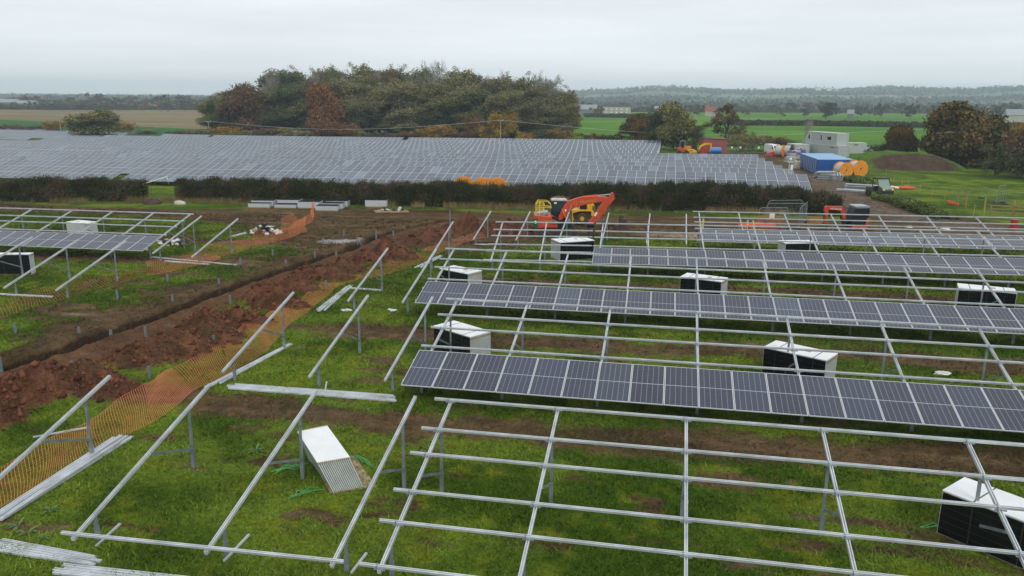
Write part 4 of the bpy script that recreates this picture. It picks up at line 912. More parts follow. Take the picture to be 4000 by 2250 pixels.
def hill_woods():
    r_ = np.random.default_rng(31); n = 26000; Y = r_.uniform(1300, 3750, n); X = (-1.05+1.5*r_.random(n))*Y
    m1 = fbm(X*.0022, Y*.0045, 88); hd = np.minimum(np.abs((Y/260) % 1-.5), np.abs(((X/330+.4*np.floor(Y/260)) % 1)-.5))
    rg = sstep(3050, 3300, Y)*(1-sstep(3500, 3600, Y))
    k = (m1+.12*rg+.10*(X < -.1*Y) > .575) | (hd > .483) | ((Y < 1600) & (m1 > .48)); X, Y = X[k], Y[k]; n = len(X); Z = hill_z(X, Y); Z = np.maximum(Z, zg(X, Y))
    q = 6; R = r_.uniform(5, 9, n); P = np.repeat(np.stack([X, Y, Z+R*.7], -1), q, 0)+r_.normal(size=(n*q, 3))*np.repeat(R, q)[:, None]*np.array([.5, .5, .38])
    V, F = leafcloud(P, 3.6, r_); return npmesh('far_woods', V, F, 4, [M['f_far']])
tag(link('far_woods', hill_woods()), 'hazy woods and hedges covering the far hills', 'woodland', kind='stuff')
# ================================================================ LOOSE MATERIAL, MACHINES, COMPOUND
RC = 0.195   # heading of things standing broadside to the view
def sub(parent, name, mb, mt, **k): return mb.build(name, mt, parent, **k)
M['cell_ln'] = mat('faint_cell_line', (.04, .04, .045), .5)
# ---- packs of modules standing on edge: black glass face, white card top, aluminium frame ends
def pack(label, px, py, rz, ln=2.3, ht=1.15, dp=1.15, tilt=0., parent_z=0.):
    o = thing('panel_pack', label, 'panel pack', at(px, py), rz, 'upright packs of solar panels')
    rows = 30; mb = MB()
    for i in range(rows):
        y = -dp/2+dp*(i+.5)/rows; mb.box((0, y, ht/2+.06), (ln, dp/rows*.72, ht))
    sub(o, 'panel_stack', mb, M['alu'])
    sub(o, 'glass_face', MB().box((0, -dp/2-.012, ht/2+.06), (ln-.05, .02, ht-.05)), M['pv_black'])
    mb = MB()
    for i in range(1, 6): mb.box((0, -dp/2-.024, .06+ht*i/6), (ln-.08, .004, .006))
    mb.box((0, -dp/2-.024, .06+ht/2), (.02, .004, ht-.08)); sub(o, 'cell_line', mb, M['cell_ln'])
    mb = MB(); mb.box((0, 0, ht+.075), (ln+.01, dp+.03, .03))
    sub(o, 'top_sheet', mb, M['white'])
    for s in (-1, 1):
        mb = MB()
        for i in range(15): mb.box((s*(ln/2+.008), -dp/2+dp*(i+.5)/15, ht-.02), (.02, dp/15*.55, .09))
        sub(o, 'corner_protector', mb, M['card'])
    for x in (-ln*.3, ln*.3): sub(o, 'strap', MB().box((x, 0, ht+.093), (.03, dp+.04, .004)).box((x, -dp/2-.03, ht/2+.06), (.03, .004, ht)), M['dark'])
    sub(o, 'label_sheet', MB().box((ln*.12, dp*.1, ht+.093), (.21, .3, .004)), M['card'])
    mb = MB()
    for y in (-dp/2+.1, 0, dp/2-.1): mb.box((0, y, -.02), (ln+.1, .1, .13))
    for x in (-ln/2+.1, 0, ln/2-.1): mb.box((x, 0, .035), (.12, dp, .03))
    sub(o, 'pallet', mb, M['wood']); return o
# (label, px, py of the base centre, heading)
pack('large black and white panel pack at the right edge, under the nearest rails', 4010, 2190, R_(-42), 2.3*1.6, 1.15, 1.15)
pack('pack with black face left, standing behind the left end of the nearest panels', 1805, 1392, R_(-33))
pack('pack half hidden behind the middle of the nearest panel row', 3115, 1485, R_(-30), 2.45)
pack('pack with its top showing over the second panel row, middle', 2745, 1168, R_(-20))
pack('pack at the right edge behind the second panel row', 3840, 1215, R_(-14), 2.6)
pack('pack behind the left end of the second panel row', 1800, 1135, R_(-28), 2.2)
pack('large pack showing pale end and dark face beside the third panel row', 2235, 1010, R_(33), 2.6, 1.25, 1.5)
pack('pack with only its white top visible behind the third panel row', 3110, 1012, R_(18), 2.3)
pack('white pack behind the rails of the far left table', 325, 925, R_(168), 2.1)
pack('pack with black face tilted up at the left picture edge', 30, 1072, R_(14), 3.2, 1.25, .5)
# leaning pack in the foreground: slid over on its pallet
lp = thing('leaning_panel_pack', 'white and grey pack of panels slumped sideways on the grass, cardboard below', 'panel pack', at(1345, 1875), 0)
A0 = at(1175, 1775); B0 = at(1300, 1925); C0 = at(1425, 1900); top_a = atY(1165, 1688, A0.y+.05)
def loc(v): return v-lp.location
ex = (at(1425, 1905)-at(1300, 1930)); ex.z = 0; ex = ex.normalized(); ey = Vector((-ex.y, ex.x, 0))
sc_ = dist(at(1360, 1900))/FPX
wth = 120*sc_; 
e0 = loc(at(1303, 1928)); e1 = loc(at(1422, 1905)); h1 = .98
t0 = loc(atY(1240, 1812, at(1303, 1928).y+.1)); t1 = loc(atY(1368, 1790, at(1422, 1905).y+.1))
zt = (t0.z+t1.z)/2; bk = ey*2.02
b0_ = loc(atY(1162, 1688, at(1303, 1928).y+1.95)); b1_ = loc(atY(1278, 1665, at(1422, 1905).y+1.95))
gA = Vector((b0_.x+.35, b0_.y-.1, -.02)); gB = Vector((b1_.x+.35, b1_.y-.1, -.02))
nst = 16; mb = MB(); mb2 = MB()
for i in range(nst):
    f0, f1 = i/nst+.01, (i+1)/nst-.012
    q = [e0.lerp(e1, f0), e0.lerp(e1, f1), t0.lerp(t1, f1), t0.lerp(t1, f0), gA.lerp(gB, f0), gA.lerp(gB, f1), b0_.lerp(b1_, f1), b0_.lerp(b1_, f0)]
    mb.add(q, [(0, 1, 2, 3), (5, 4, 7, 6), (1, 5, 6, 2), (4, 0, 3, 7), (4, 5, 1, 0), (3, 2, 6, 7)])
    for a, b_ in ((t0.lerp(t1, f0), t0.lerp(t1, f1)), (b0_.lerp(b1_, f0), b0_.lerp(b1_, f1)), (e0.lerp(e1, f0), e0.lerp(e1, f1))): mb2.box((a+b_)/2+Vector((0, -.02, .02)), ((b_-a).length*.55, .06, .05))
sub(lp, 'panel_stack', mb, mat('frame_ends', (.42, .46, .43), .5, .2, noise=(3, .2)))
up_ = Vector((0, 0, .03)); sub(lp, 'top_sheet', MB().add([t0+up_, t1+up_, b1_+up_, b0_+up_, t0, t1, b1_, b0_], [(0, 1, 2, 3), (7, 6, 5, 4), (0, 4, 5, 1), (1, 5, 6, 2), (2, 6, 7, 3), (3, 7, 4, 0)]), M['white'])
sub(lp, 'corner_protector', mb2, M['card'])
mb = MB(); mb.add([e0+Vector((-.1, 0, .0)), e1+Vector((.32, .1, 0)), gB+Vector((.55, 0, 0)), gA+Vector((.1, 0, 0)), e0+Vector((-.1, 0, .03)), e1+Vector((.32, .1, .03)), gB+Vector((.55, 0, .03)), gA+Vector((.1, 0, .03))], [(0, 3, 2, 1), (4, 5, 6, 7), (0, 1, 5, 4), (1, 2, 6, 5), (2, 3, 7, 6), (3, 0, 4, 7)]); sub(lp, 'cardboard', mb, M['card'])
def straps(label, pts, n, seed):
    rn = random.Random(seed); mb = MB()
    for k in range(n):
        a = Vector(pts[0]); b_ = Vector(pts[1]); q = [a.lerp(b_, t)+Vector((rn.uniform(-.12, .12), rn.uniform(-.12, .12), .05+.12*math.sin(t*3.14)*rn.random())) for t in (0, .33, .66, 1)]
        for u, v in zip(q[:-1], q[1:]): mb.bar(u, v, .018, .006)
    tag(sub(None, 'packing_strap', mb, M['green_strap']), label, 'strap', 'green packing straps on the grass')
straps('green straps on the grass left of the slumped pack', (at(1070, 1850), at(1195, 1822)), 6, 1)
straps('green straps on the grass below left of the slumped pack', (at(1130, 1950), at(1250, 1918)), 4, 2)
straps('green straps curling right of the slumped pack', (at(1375, 1785), at(1450, 1830)), 3, 3)
straps('green straps by the black pack at the right edge', (at(3600, 2060), at(3700, 2075)), 3, 4)
# ---- bundles of rails on the ground
def bundle(label, pts, n=5, w_=.09, jit=.02, lay=1, seed=0, name='rail_bundle', lift=.05, mt='galv', short=.0):
    """pts: the two ends (px, py) on the ground"""
    rn = random.Random(seed); a, b_ = at(*pts[0]), at(*pts[1]); d = (b_-a).normalized(); s = Vector((d.y, -d.x, 0)).normalized(); mb = MB()
    o = thing(name, label, 'rail bundle', a, 0, 'galvanised rails laid out on the grass')
    for k in range(n):
        q = s*((k-(n-1)/2)*w_*1.08)
        for ly in range(lay):
            mb = MB(); l0 = rn.uniform(0, short+.06); l1 = rn.uniform(0, short+.06); j = s*rn.uniform(-jit, jit)
            omega(mb, q+d*l0+Vector((0, 0, lift+ly*.075))+j, (b_-a)-d*l1+q+Vector((0, 0, lift+ly*.075))-j, w_, .06, (0, 0, 1))
            sub(o, 'rail', mb, M[mt])
    return o
bundle('long bundle of rails at lower left beside the orange netting', [(-60, 2075), (490, 1708)], 4, .10, .1, 2, 1, short=.6)
bundle('bundle of rails along the bottom left corner', [(-80, 2125), (415, 2205)], 5, .08, .05, 1, 2, short=.4)
bundle('bundle of rails cut by the bottom edge at left', [(215, 2228), (760, 2285)], 4, .09, .02, 1, 3, short=.3)
bundle('bundle of thin rails from the bent frame toward the netting post', [(800, 1525), (1140, 1347)], 3, .09, .12, 1, 4, short=.7)
bundle('straight bundle of rails lying parallel to the nearest row', [(885, 1512), (1558, 1562)], 6, .085, .03, 1, 5, short=.3)
bundle('steep bundle of rails crossing at the second left frame', [(1242, 1222), (1372, 1118)], 4, .10, .12, 1, 6, short=.4)
bundle('short rails lying across the foot of the crossing bundle', [(1365, 1128), (1490, 1137)], 2, .1, .04, 1, 7)
bundle('bundle leaning beside the second left upright, by the netting', [(1632, 1050), (1722, 1000)], 4, .10, .1, 1, 8, short=.3)
bundle('long rails on grass below the far frames', [(1840, 957), (2190, 960)], 2, .1, .05, 1, 9, short=.5)
bundle('pair of long white rails on the grass left of the trench', [(590, 1006), (925, 1038)], 1, .12, .02, 1, 10)
bundle('shorter whitish rails beside the long pair left of the trench', [(645, 1022), (815, 1036)], 2, .1, .03, 1, 11)
bundle('rails half under the rubbish heap by the netting', [(905, 926), (1070, 885)], 4, .1, .03, 1, 12)
bundle('thin rails on grass at the left edge below the frames', [(-40, 1150), (205, 1163)], 2, .09, .02, 1, 13)
bundle('rails poking out behind the rubbish sacks at left', [(592, 940), (645, 948)], 2, .1, .0, 1, 14)
for lab, a, b_ in (('loose bar leaning at the first nearest post', (376, 2140), (472, 2062)), ('loose bar leaning at the second nearest post', (875, 2198), (975, 2105)), ('loose bar leaning at the third nearest post', (1372, 2245), (1433, 2178)), ('small upright offcut by the straight bundle', (1270, 1530), (1277, 1503)), ('pale bar across the grass under the netting', (130, 1712), (340, 1684))):
    p, q = at(*a), at(*b_); mb = MB(); omega(mb, Vector((0, 0, .04)), q-p+Vector((0, 0, .12)), .05, .05, (0, 0, 1)); ob = sub(None, 'loose_bar', mb, M['galv']); ob.location = p; tag(ob, lab, 'bar', 'loose short bars')
# ---- orange safety netting
def net(label, top, bot, hgt, seed=0, step=.16, rows=14, th=.009, name='orange_netting', sag=.1):
    """top/bot: matching ground points of both long edges; hgt: height of the (top, bottom) edge"""
    rn = random.Random(seed); T = [Vector((p.x, p.y, p.z+h[0])) for p, h in zip([at(*q) for q in top], hgt)]; B = [Vector((p.x, p.y, p.z+h[1])) for p, h in zip([at(*q) for q in bot], hgt)]
    cs = [0]
    for a, b_ in zip(B[:-1], B[1:]): cs.append(cs[-1]+(b_-a).length)
    Lt = cs[-1]; n = max(3, int(Lt/step)); V = []; F = []
    def ip(Q, t):
        for i in range(len(cs)-1):
            if t <= cs[i+1] or i == len(cs)-2: return Q[i].lerp(Q[i+1], min(1, (t-cs[i])/max(1e-6, cs[i+1]-cs[i])))
    grid = []
    for i in range(n+1):
        t = Lt*i/n; a, b_ = ip(T, t), ip(B, t); w1 = .05*math.sin(t*.9+seed)+.06*math.sin(t*2.3); row = []
        for j in range(rows+1):
            f = j/rows; p = a.lerp(b_, f); z = p.z-sag*math.sin(f*math.pi)*.3+.03*math.sin(t*2.1+f*4)+.012*math.sin(t*5+f*2)
            g = float(zg(p.x, p.y)); row.append(Vector((p.x+.05*math.sin(t*1.7+f*5), p.y+w1*(1-f), max(z, g+.06))))
        grid.append(row)
    def quad(p, q, wd, ax):
        d = (q-p); s = d.cross(ax)
        if s.length < 1e-6: return
        s = s.normalized()*wd/2; k = len(V); V.extend([p-s, q-s, q+s, p+s]); F.append([k, k+1, k+2, k+3])
    up = Vector((0, -.45, 1))
    for i in range(n+1):
        for j in range(rows): quad(grid[i][j], grid[i][j+1], th*1.9 if i % 1 == 0 else th, up)
    for j in range(rows+1):
        for i in range(n): quad(grid[i][j], grid[i+1][j], th*(2.6 if j in (0, rows) else 1.25), up)
    me = npmesh(name, np.array([tuple(v) for v in V]), np.array(F), 4, [M['orange_net']])
    return tag(link(name, me), label, 'safety netting', 'orange plastic safety netting')
net('nearest stretch of orange netting sagging across the grass at lower left', [(-200, 1960), (0, 1845), (180, 1735), (370, 1640), (560, 1520), (680, 1455), (860, 1350)], [(-180, 2130), (0, 1985), (180, 1890), (390, 1760), (600, 1655), (760, 1530), (905, 1455)], [(.12, .02), (.15, .02), (.12, .02), (.1, .02), (.2, .02), (.22, .02), (.12, .02)], 1, .10, 18, th=.0068)
net('middle stretch of orange netting rising past the dark soil heaps', [(860, 1350), (960, 1285), (1050, 1250), (1150, 1190), (1260, 1105), (1370, 1070)], [(905, 1455), (1050, 1370), (1110, 1290), (1240, 1190), (1330, 1115), (1430, 1085)], [(.12, .02), (.25, .02), (.35, .02), (.1, .02), (.08, .02), (.06, .02)], 2, .11, 14, th=.0055)
net('far stretch of orange netting curving toward the big red heap', [(1370, 1065), (1500, 1030), (1610, 1000), (1700, 960), (1820, 925), (1895, 905)], [(1430, 1095), (1560, 1060), (1660, 1020), (1750, 975), (1830, 945), (1900, 930)], [(.06, .02), (.06, .02), (.1, .02), (.1, .02), (.1, .02), (.4, .02)], 3, .13, 12, th=.0055)
net('orange netting standing below the left frames, at the brown mud', [(578, 1078), (640, 1062), (760, 1035), (850, 1010)], [(582, 1080), (650, 1066), (770, 1040), (860, 1012)], [(.95, .0), (.8, .0), (.45, .0), (.2, .0)], 4, .15, 10)
net('faint orange netting lying in yellow grass, far left', [(-100, 1225), (120, 1140), (330, 1090), (560, 1060)], [(-100, 1275), (150, 1200), (380, 1130), (600, 1075)], [(.05, .02)]*4, 5, .2, 8, th=.005)
net('orange netting lying between the single left frames', [(700, 1010), (830, 955), (940, 940), (1005, 935)], [(760, 1030), (930, 990), (1010, 955), (1050, 950)], [(.08, .02)]*4, 6, .16, 10, th=.006)
net('upright orange netting in front of the rubbish heap', [(990, 962), (1060, 950), (1130, 930), (1195, 905)], [(990, 964), (1060, 952), (1130, 932), (1195, 907)], [(1.2, .0), (.9, .0), (.9, .0), (1.4, .0)], 7, .13, 12)
net('bright orange netting rising to a peak before the white pallets', [(1100, 900), (1145, 893), (1180, 885), (1215, 868), (1226, 835)], [(1102, 902), (1150, 895), (1190, 885), (1222, 866), (1228, 835)], [(1.0, .0), (1.4, .0), (.6, .0), (.9, .0), (1.3, .0)], 8, .12, 12)
# ---- rubbish
def rubbish(label, px, py, rx, ry, h, n, seed, name='rubbish_heap'):
    rn = random.Random(seed); o = thing(name, label, 'rubbish', at(px, py), 0)
    for mt, pn, sh in (('bagblack', 'black_sack', .46), ('bagwhite', 'white_sack', .24), ('card', 'cardboard', .22), ('galv', 'scrap', .08)):
        for k in range(max(1, int(n*sh))):
            a = rn.uniform(0, 6.28); q = rn.random()**.5; r = rn.uniform(.09, .22)
            mb = MB()
            mb.sphere((q*rx*math.cos(a), q*ry*math.sin(a), h*(1-q)*rn.uniform(.5, 1)+r*.3), r, 8, 6, (rn.uniform(.8, 1.4), rn.uniform(.7, 1.2), .7), .5, rn=rn)
            sub(o, pn, mb, M[mt])
    return o
rubbish('heap of black and white rubbish sacks leaning on orange netting', 1035, 912, 1.7, .9, .8, 64, 1)
rubbish('brown and black rubbish sacks behind the far left panels', 680, 957, 1.1, .7, .8, 30, 2)
for px, py, lab in ((1500, 829, 'left of two pallets with white rubbish by the hedge'), (1557, 829, 'right of two pallets with cream rubbish by the hedge')):
    rubbish(lab, px, py-4, .7, .5, .35, 16, int(px))
    o = sub(None, 'board', MB().box((0, 0, .05), (1.9, 1.9, .06)), M['wood']); o.location = at(px, py-2); o.rotation_euler = (0, 0, .5); tag(o, 'timber board under the '+lab.split(' with ')[1], 'board', 'boards under rubbish')
def litter(label, px, py, s, mt='bagwhite', seed=1):
    rn = random.Random(seed); mb = MB(); mb.sphere((0, 0, s*.25), s, 7, 5, (1.4, .7, .35), .9, rn=rn); o = sub(None, 'litter', mb, M[mt]); o.location = at(px, py); tag(o, label, 'litter', 'scraps of litter')
litter('white plastic scrap on the mud lane behind the nearest panels', 3680, 1463, .22, seed=2)
litter('pale plastic scrap on grass left of the frames', 1533, 1215, .18, seed=3)
litter('white sack on the mud beyond the farthest panels, left', 3546, 890, .3, seed=4)
litter('white sack on the mud beyond the farthest panels, right', 3690, 899, .35, seed=5)
litter('pale wrappings by the crossing bundle', 1355, 1215, .2, seed=6)
# ---- flat packs of modules by the hedge
M['pv_matt'] = mat('dusty_module_face', (.02, .021, .026), .75, spec=.1)
def flat_pack(label, px, py, rz, n=1, h=.55, ln=2.3, dp=1.5):
    h *= .82
    o = thing('flat_panel_pack', label, 'panel pack', at(px, py), rz, 'flat white packs of panels by the hedge')
    mb = MB(); k = max(4, int(h/.07))
    for i in range(k): mb.box((0, 0, .12+h*(i+.5)/k), (ln, dp, h/k*.86))
    sub(o, 'panel_stack', mb, M['alu'])
    sub(o, 'glass_face', MB().box((-ln/4, 0, .13+h), (ln/2-.05, dp-.08, .02)), M['pv_matt']); sub(o, 'glass_face', MB().box((ln/4, 0, .13+h), (ln/2-.05, dp-.08, .02)), M['pv_matt'])
    mb = MB()
    for y in (-dp/2+.08, 0, dp/2-.08): mb.box((0, y, .05), (ln, .1, .1))
    sub(o, 'pallet', mb, M['wood'])
for px, py, h, lab in ((1021, 811, .5, 'leftmost flat pack, front'), (1034, 806, .7, 'leftmost flat pack, rear'), (1123, 812, .38, 'second flat pack, low, in front'), (1135, 805, .75, 'second flat pack, rear and taller'), (1213, 813, .75, 'third flat pack, tallest beside the netting tip'), (1283, 823, .55, 'fourth flat pack, nearest the haul track'), (1303, 815, .62, 'fourth flat pack, middle of three'), (1322, 807, .66, 'fourth flat pack, rear of three'), (1474, 808, .8, 'single flat pack right of the others, near rubbish pallets')):
    flat_pack(lab, px, py, RC-.02, h=h)
# ---- big orange excavator
def xz(pts, ox, oy, s, bx, by, sc): return [((ox+x/s-bx)/sc, (by-(oy+y/s))/sc) for x, y in pts]
eb = at(2172, 922); sc = FPX/dist(eb)
E_ = lambda pts: xz(pts, 2060, 740, 6.44, 2172, 921, sc)
ex_ = thing('excavator', 'large orange excavator with yellow handrails and a raised boom before the hedge', 'excavator', eb, RC)
for s in (-1, 1):
    mb = MB(); y = s*1.05; pr = [(-1.55, .05), (1.35, .05), (1.75, .35), (1.75, .55), (1.4, .82), (-1.55, .82), (-1.9, .55), (-1.9, .3)]
    mb.prism(pr, y-.28, y+.28); t = sub(ex_, 'track', mb, M['muddy'])
    mb = MB()
    for k in range(26): mb.box((-1.6+k*.125, y, .85 if k % 1 == 0 else .8), (.06, .6, .04)); mb.box((-1.6+k*.125, y, .03), (.06, .6, .04))
    for k in range(6): mb.tube((-1.4+k*.56, y-.31, .32), (-1.4+k*.56, y+.31, .32), .17, n=12)
    sub(t, 'track_shoes', mb, M['dark'])
sub(ex_, 'undercarriage', MB().box((0, 0, .62), (1.6, 1.6, .4)).tube((0, 0, .7), (0, 0, 1.0), .6, n=20), M['black'])
b_ = E_([(160, 600), (255, 600), (580, 620), (735, 700), (735, 900), (390, 905), (260, 925), (150, 880), (140, 780)])
sub(ex_, 'body', MB().prism(b_, -1.2, 1.2), M['orange'], bevel=.05)
sub(ex_, 'counterweight_corner', MB().prism(E_([(150, 668), (252, 668), (252, 935), (180, 930), (128, 870)]), -1.24, -.6), M['green_dk'], bevel=.03)
sub(ex_, 'body_stripe', MB().prism(E_([(580, 680), (735, 735), (735, 770), (600, 705)]), -1.22, -1.19), M['silver'])
sub(ex_, 'grey_panel', MB().prism(E_([(590, 628), (700, 630), (750, 690), (750, 770), (735, 735), (590, 680)]), -1.215, -.9), M['black'])
sub(ex_, 'deck', MB().prism(E_([(735, 760), (1080, 780), (1060, 890), (735, 905)]), -1.15, 1.15), M['black'])
cab = sub(ex_, 'cab', MB().prism(E_([(590, 285), (980, 280), (1000, 330), (1010, 780), (590, 780)]), .15, 1.2), M['black'], bevel=.06)
sub(cab, 'window', MB().prism(E_([(620, 300), (960, 300), (975, 560), (620, 560)]), .13, .15), M['glass'])
sub(cab, 'roof', MB().prism(E_([(590, 262), (640, 248), (940, 250), (985, 275), (985, 285), (590, 285)]), .1, 1.22), M['cable'], bevel=.03)
sub(cab, 'label_plate', MB().prism(E_([(660, 318), (722, 318), (722, 358), (660, 358)]), .10, .13), M['signw'])
mb = MB(); rr = .024
def rail(pts, y): return [(x, y, z) for x, z in E_(pts)]
for y in (-1.05, -.15):
    mb.pipe(rail([(200, 590), (200, 320), (240, 255), (480, 262), (560, 335), (575, 430)], y), rr); mb.pipe(rail([(200, 320), (395, 325), (400, 620)], y), rr); mb.pipe(rail([(200, 458), (400, 460)], y), rr); mb.pipe(rail([(230, 400), (470, 400), (560, 415)], y), rr); mb.pipe(rail([(290, 620), (290, 325), (300, 255)], y), rr)
for p in ((200, 320), (395, 325), (240, 255), (200, 458)):
    (x, z), = E_([p]); mb.tube((x, -1.05, z), (x, -.15, z), rr)
sub(ex_, 'handrail', mb, M['yellow_rail'])
sub(ex_, 'engine_hatch', MB().prism(E_([(240, 560), (500, 530), (510, 590), (240, 605)]), -.8, .6), M['silver'])
boom = sub(ex_, 'boom', MB().prism(E_([(765, 665), (890, 400), (985, 275), (1180, 200), (1340, 160), (1560, 150), (1900, 150), (1985, 170), (1980, 235), (1850, 275), (1560, 330), (1400, 360), (1190, 425), (1080, 480), (960, 640), (820, 755), (765, 740)]), -.42, -.06), M['orange'], bevel=.025)
arm = sub(ex_, 'arm', MB().prism(E_([(2045, 75), (2080, 48), (2115, 65), (2148, 195), (2050, 330), (1950, 430), (1930, 530), (1860, 600), (1690, 790), (1640, 835), (1490, 835), (1640, 640), (1740, 480), (1850, 290), (1990, 190)]), -.42, -.10), M['orange'], bevel=.02)
def cyl(par, name, a, b_, split, r1, r2, y, m1='orange', m2='silver'):
    (ax, az), (bx, bz) = E_([a, b_]); A = Vector((ax, y, az)); B = Vector((bx, y, bz)); c_ = sub(par, name, MB().tube(A, A.lerp(B, split), r1, n=12), M[m1]); sub(c_, 'rod', MB().tube(A.lerp(B, split), B, r2, n=10), M[m2])
cyl(boom, 'boom_cylinder', (955, 750), (1078, 350), .5, .085, .05, -.55); cyl(boom, 'arm_cylinder', (1330, 175), (2060, 95), .53, .10, .055, -.24)
cyl(arm, 'bucket_cylinder', (1900, 520), (1650, 800), .62, .08, .045, .02)
sub(boom, 'yellow_grease_guard', MB().bar(*[(x, -.62, z) for x, z in E_([(845, 450), (970, 735)])], .07, .05), M['yellow'])
sub(arm, 'sticker', MB().prism(E_([(1690, 530), (1735, 545), (1690, 642), (1642, 625)]), -.425, -.42), M['signw'])
sub(boom, 'sticker', MB().prism(E_([(920, 470), (965, 480), (945, 530), (915, 515)]), -.425, -.42), M['signw'])
mb = MB(); mb.prism(E_([(1470, 835), (1680, 835), (1650, 930), (1500, 920), (1450, 890)]), -.45, -.05); sub(arm, 'quick_hitch', mb, M['black'], bevel=.02)
bk = sub(ex_, 'bucket', MB().prism(E_([(1500, 930), (1660, 930), (1665, 1060), (1610, 1170), (1560, 1185), (1545, 1130), (1500, 1000)]), -.65, .15), M['muddy'], bevel=.03)
def text(par, txt, cx, cz, hgt, y, mt, ang=0., sx=1., name='lettering', rot=(R_(90), 0, 0)):
    cu = D.curves.new(name, 'FONT'); cu.body = txt; cu.size = hgt/.7; cu.align_x = 'CENTER'; cu.align_y = 'CENTER'; cu.extrude = .006
    tmp = D.objects.new('t', cu); COL.objects.link(tmp); C.view_layer.update(); me = D.meshes.new_from_object(tmp.evaluated_get(C.evaluated_depsgraph_get())); D.objects.remove(tmp); D.curves.remove(cu)
    me.materials.clear(); o = link(name, me, par, M[mt]); o.matrix_local = Matrix.Translation((cx, y, cz)) @ Matrix.Rotation(ang, 4, 'Y') @ Matrix.Rotation(R_(90), 4, 'X') @ Matrix.Scale(sx, 4, (1, 0, 0)); return o
M['gold'] = mat('gold_lettering', (.55, .28, .03), .5)
(tx, tz), = E_([(1415, 282)]); text(boom, 'T.J. MURPHY', tx, tz, .21, -.435, 'gold', R_(-7), 1.25)
(tx, tz), = E_([(420, 730)]); text(ex_, 'T.J. MURPHY', tx, tz, .14, -1.215, 'gold', 0, 1.1)
(tx, tz), = E_([(655, 800)]); text(ex_, 'ZX130', tx, tz, .15, -1.215, 'black')
(tx, tz), = E_([(190, 760)]); sub(ex_, 'emblem', MB().tube((tx, -1.26, tz), (tx, -1.24, tz), .12, n=16), M['signw'])
for p, q in (((1100, 590), (1100, 760)),): 
    sub(ex_, 'grab_rail', MB().pipe([(x, -1.2, z) for x, z in E_([(1085, 590), (1105, 640), (1105, 720), (1095, 765)])], .03), M['yellow_rail'])
# ---- yellow site dumper behind
db = at(2270, 872); db = G(db.x+.6, max(db.y, eb.y+4.2)); sc2 = FPX/dist(db); bpx = 2000+FPX*float(np.dot(np.array(db)-[0, 0, H], CAMR))/dist(db); bpy = 1125-FPX*float(np.dot(np.array(db)-[0, 0, H], CAMU))/dist(db)
D_ = lambda pts: xz(pts, 2060, 740, 6.44, bpx, bpy, sc2)
du = thing('dumper', 'yellow site dumper with red soil heaped in its skip, behind the excavator', 'dumper', db, RC)
sub(du, 'engine_cover', MB().prism(D_([(1470, 330), (1520, 310), (1600, 320), (1648, 360), (1645, 400), (1600, 400), (1600, 490), (1470, 490)]), -.75, .75), M['yellow'], bevel=.05)
sub(du, 'chassis', MB().prism(D_([(1085, 485), (1570, 485), (1660, 560), (1640, 640), (1580, 640), (1570, 520), (1300, 520), (1140, 560), (1100, 620)]), -.85, .85), M['yellow'], bevel=.02)
sub(du, 'engine', MB().prism(D_([(1140, 520), (1570, 520), (1570, 720), (1180, 740)]), -.6, .6), M['muddy'])
sub(du, 'cab', MB().prism(D_([(1290, 350), (1470, 340), (1470, 485), (1290, 485)]), -.5, .5), M['black'])
sub(du, 'roll_bar', MB().pipe([(x, y, z) for y in (-.6,) for x, z in D_([(1130, 470), (1135, 410), (1180, 390)])], .04).pipe([(x, -.6, z) for x, z in D_([(1280, 480), (1283, 350)])], .03), M['yellow_rail'])
for cxp in (1345, 840):
    for y in (-.95, .95):
        (wx, wz), = D_([(cxp, 690)]); mb = MB(); mb.tube((wx, y-.2, wz), (wx, y+.2, wz), .46, n=20); wh = sub(du, 'wheel', mb, M['muddy']); sub(wh, 'rim', MB().tube((wx, y-.22, wz), (wx, y+.22, wz), .2, n=14), M['yellow'])
sk = sub(du, 'skip', MB().prism(D_([(600, 260), (1010, 260), (1040, 480), (1000, 620), (720, 620), (560, 400)]), -.95, .95), M['muddy'])
mb = MB(); (hx_, hz_), = D_([(810, 270)]); mb.sphere((hx_, 0, hz_-.05), 1.0, 18, 10, (.98, .9, .42), .18); sub(sk, 'soil_load', mb, M['soil_red'])
# ---- small red and black digger
mb0 = at(3340, 896); s3 = FPX/dist(mb0); F_ = lambda pts: xz(pts, 2900, 780, 4.684, 3340, 896, s3)
mi = thing('mini_digger', 'small red digger with black cab and boom folded to the left, by the track', 'excavator', mb0, RC)
for y in (-.75, .75):
    mb = MB().prism(F_([(1790, 545), (1830, 515), (2260, 515), (2300, 540), (2300, 560), (2250, 575), (1830, 575)]), y-.17, y+.17)
    for k in range(20): mb.box((-.95+k*.115, y, .03), (.05, .38, .05))
    sub(mi, 'track', mb, M['muddy'])
sub(mi, 'blade', MB().prism(F_([(1640, 520), (1800, 545), (1790, 560), (1640, 540)]), -.85, .85), M['muddy'])
sub(mi, 'body', MB().prism(F_([(1925, 455), (2205, 440), (2205, 490), (2170, 505), (1945, 500)]), -.85, .85), M['orange'], bevel=.03)
sub(mi, 'side_panel', MB().prism(F_([(2185, 300), (2205, 310), (2205, 440), (2160, 440)]), -.86, .86), M['orange'])
sub(mi, 'swing_base', MB().box((.1, 0, .42), (1.0, .9, .3)), M['black'])
cb = sub(mi, 'cab', MB().prism(F_([(1950, 130), (2215, 125), (2225, 180), (2200, 440), (1900, 450), (1900, 340)]), -.8, .55), M['black'], bevel=.05)
sub(cb, 'window', MB().prism(F_([(1965, 150), (2195, 145), (2195, 250), (1945, 255)]), -.815, -.80), M['glass'])
sub(cb, 'roof', MB().prism(F_([(1950, 100), (2000, 90), (2200, 92), (2220, 105), (2215, 128), (1955, 130)]), -.82, .57), M['silver'], bevel=.02)
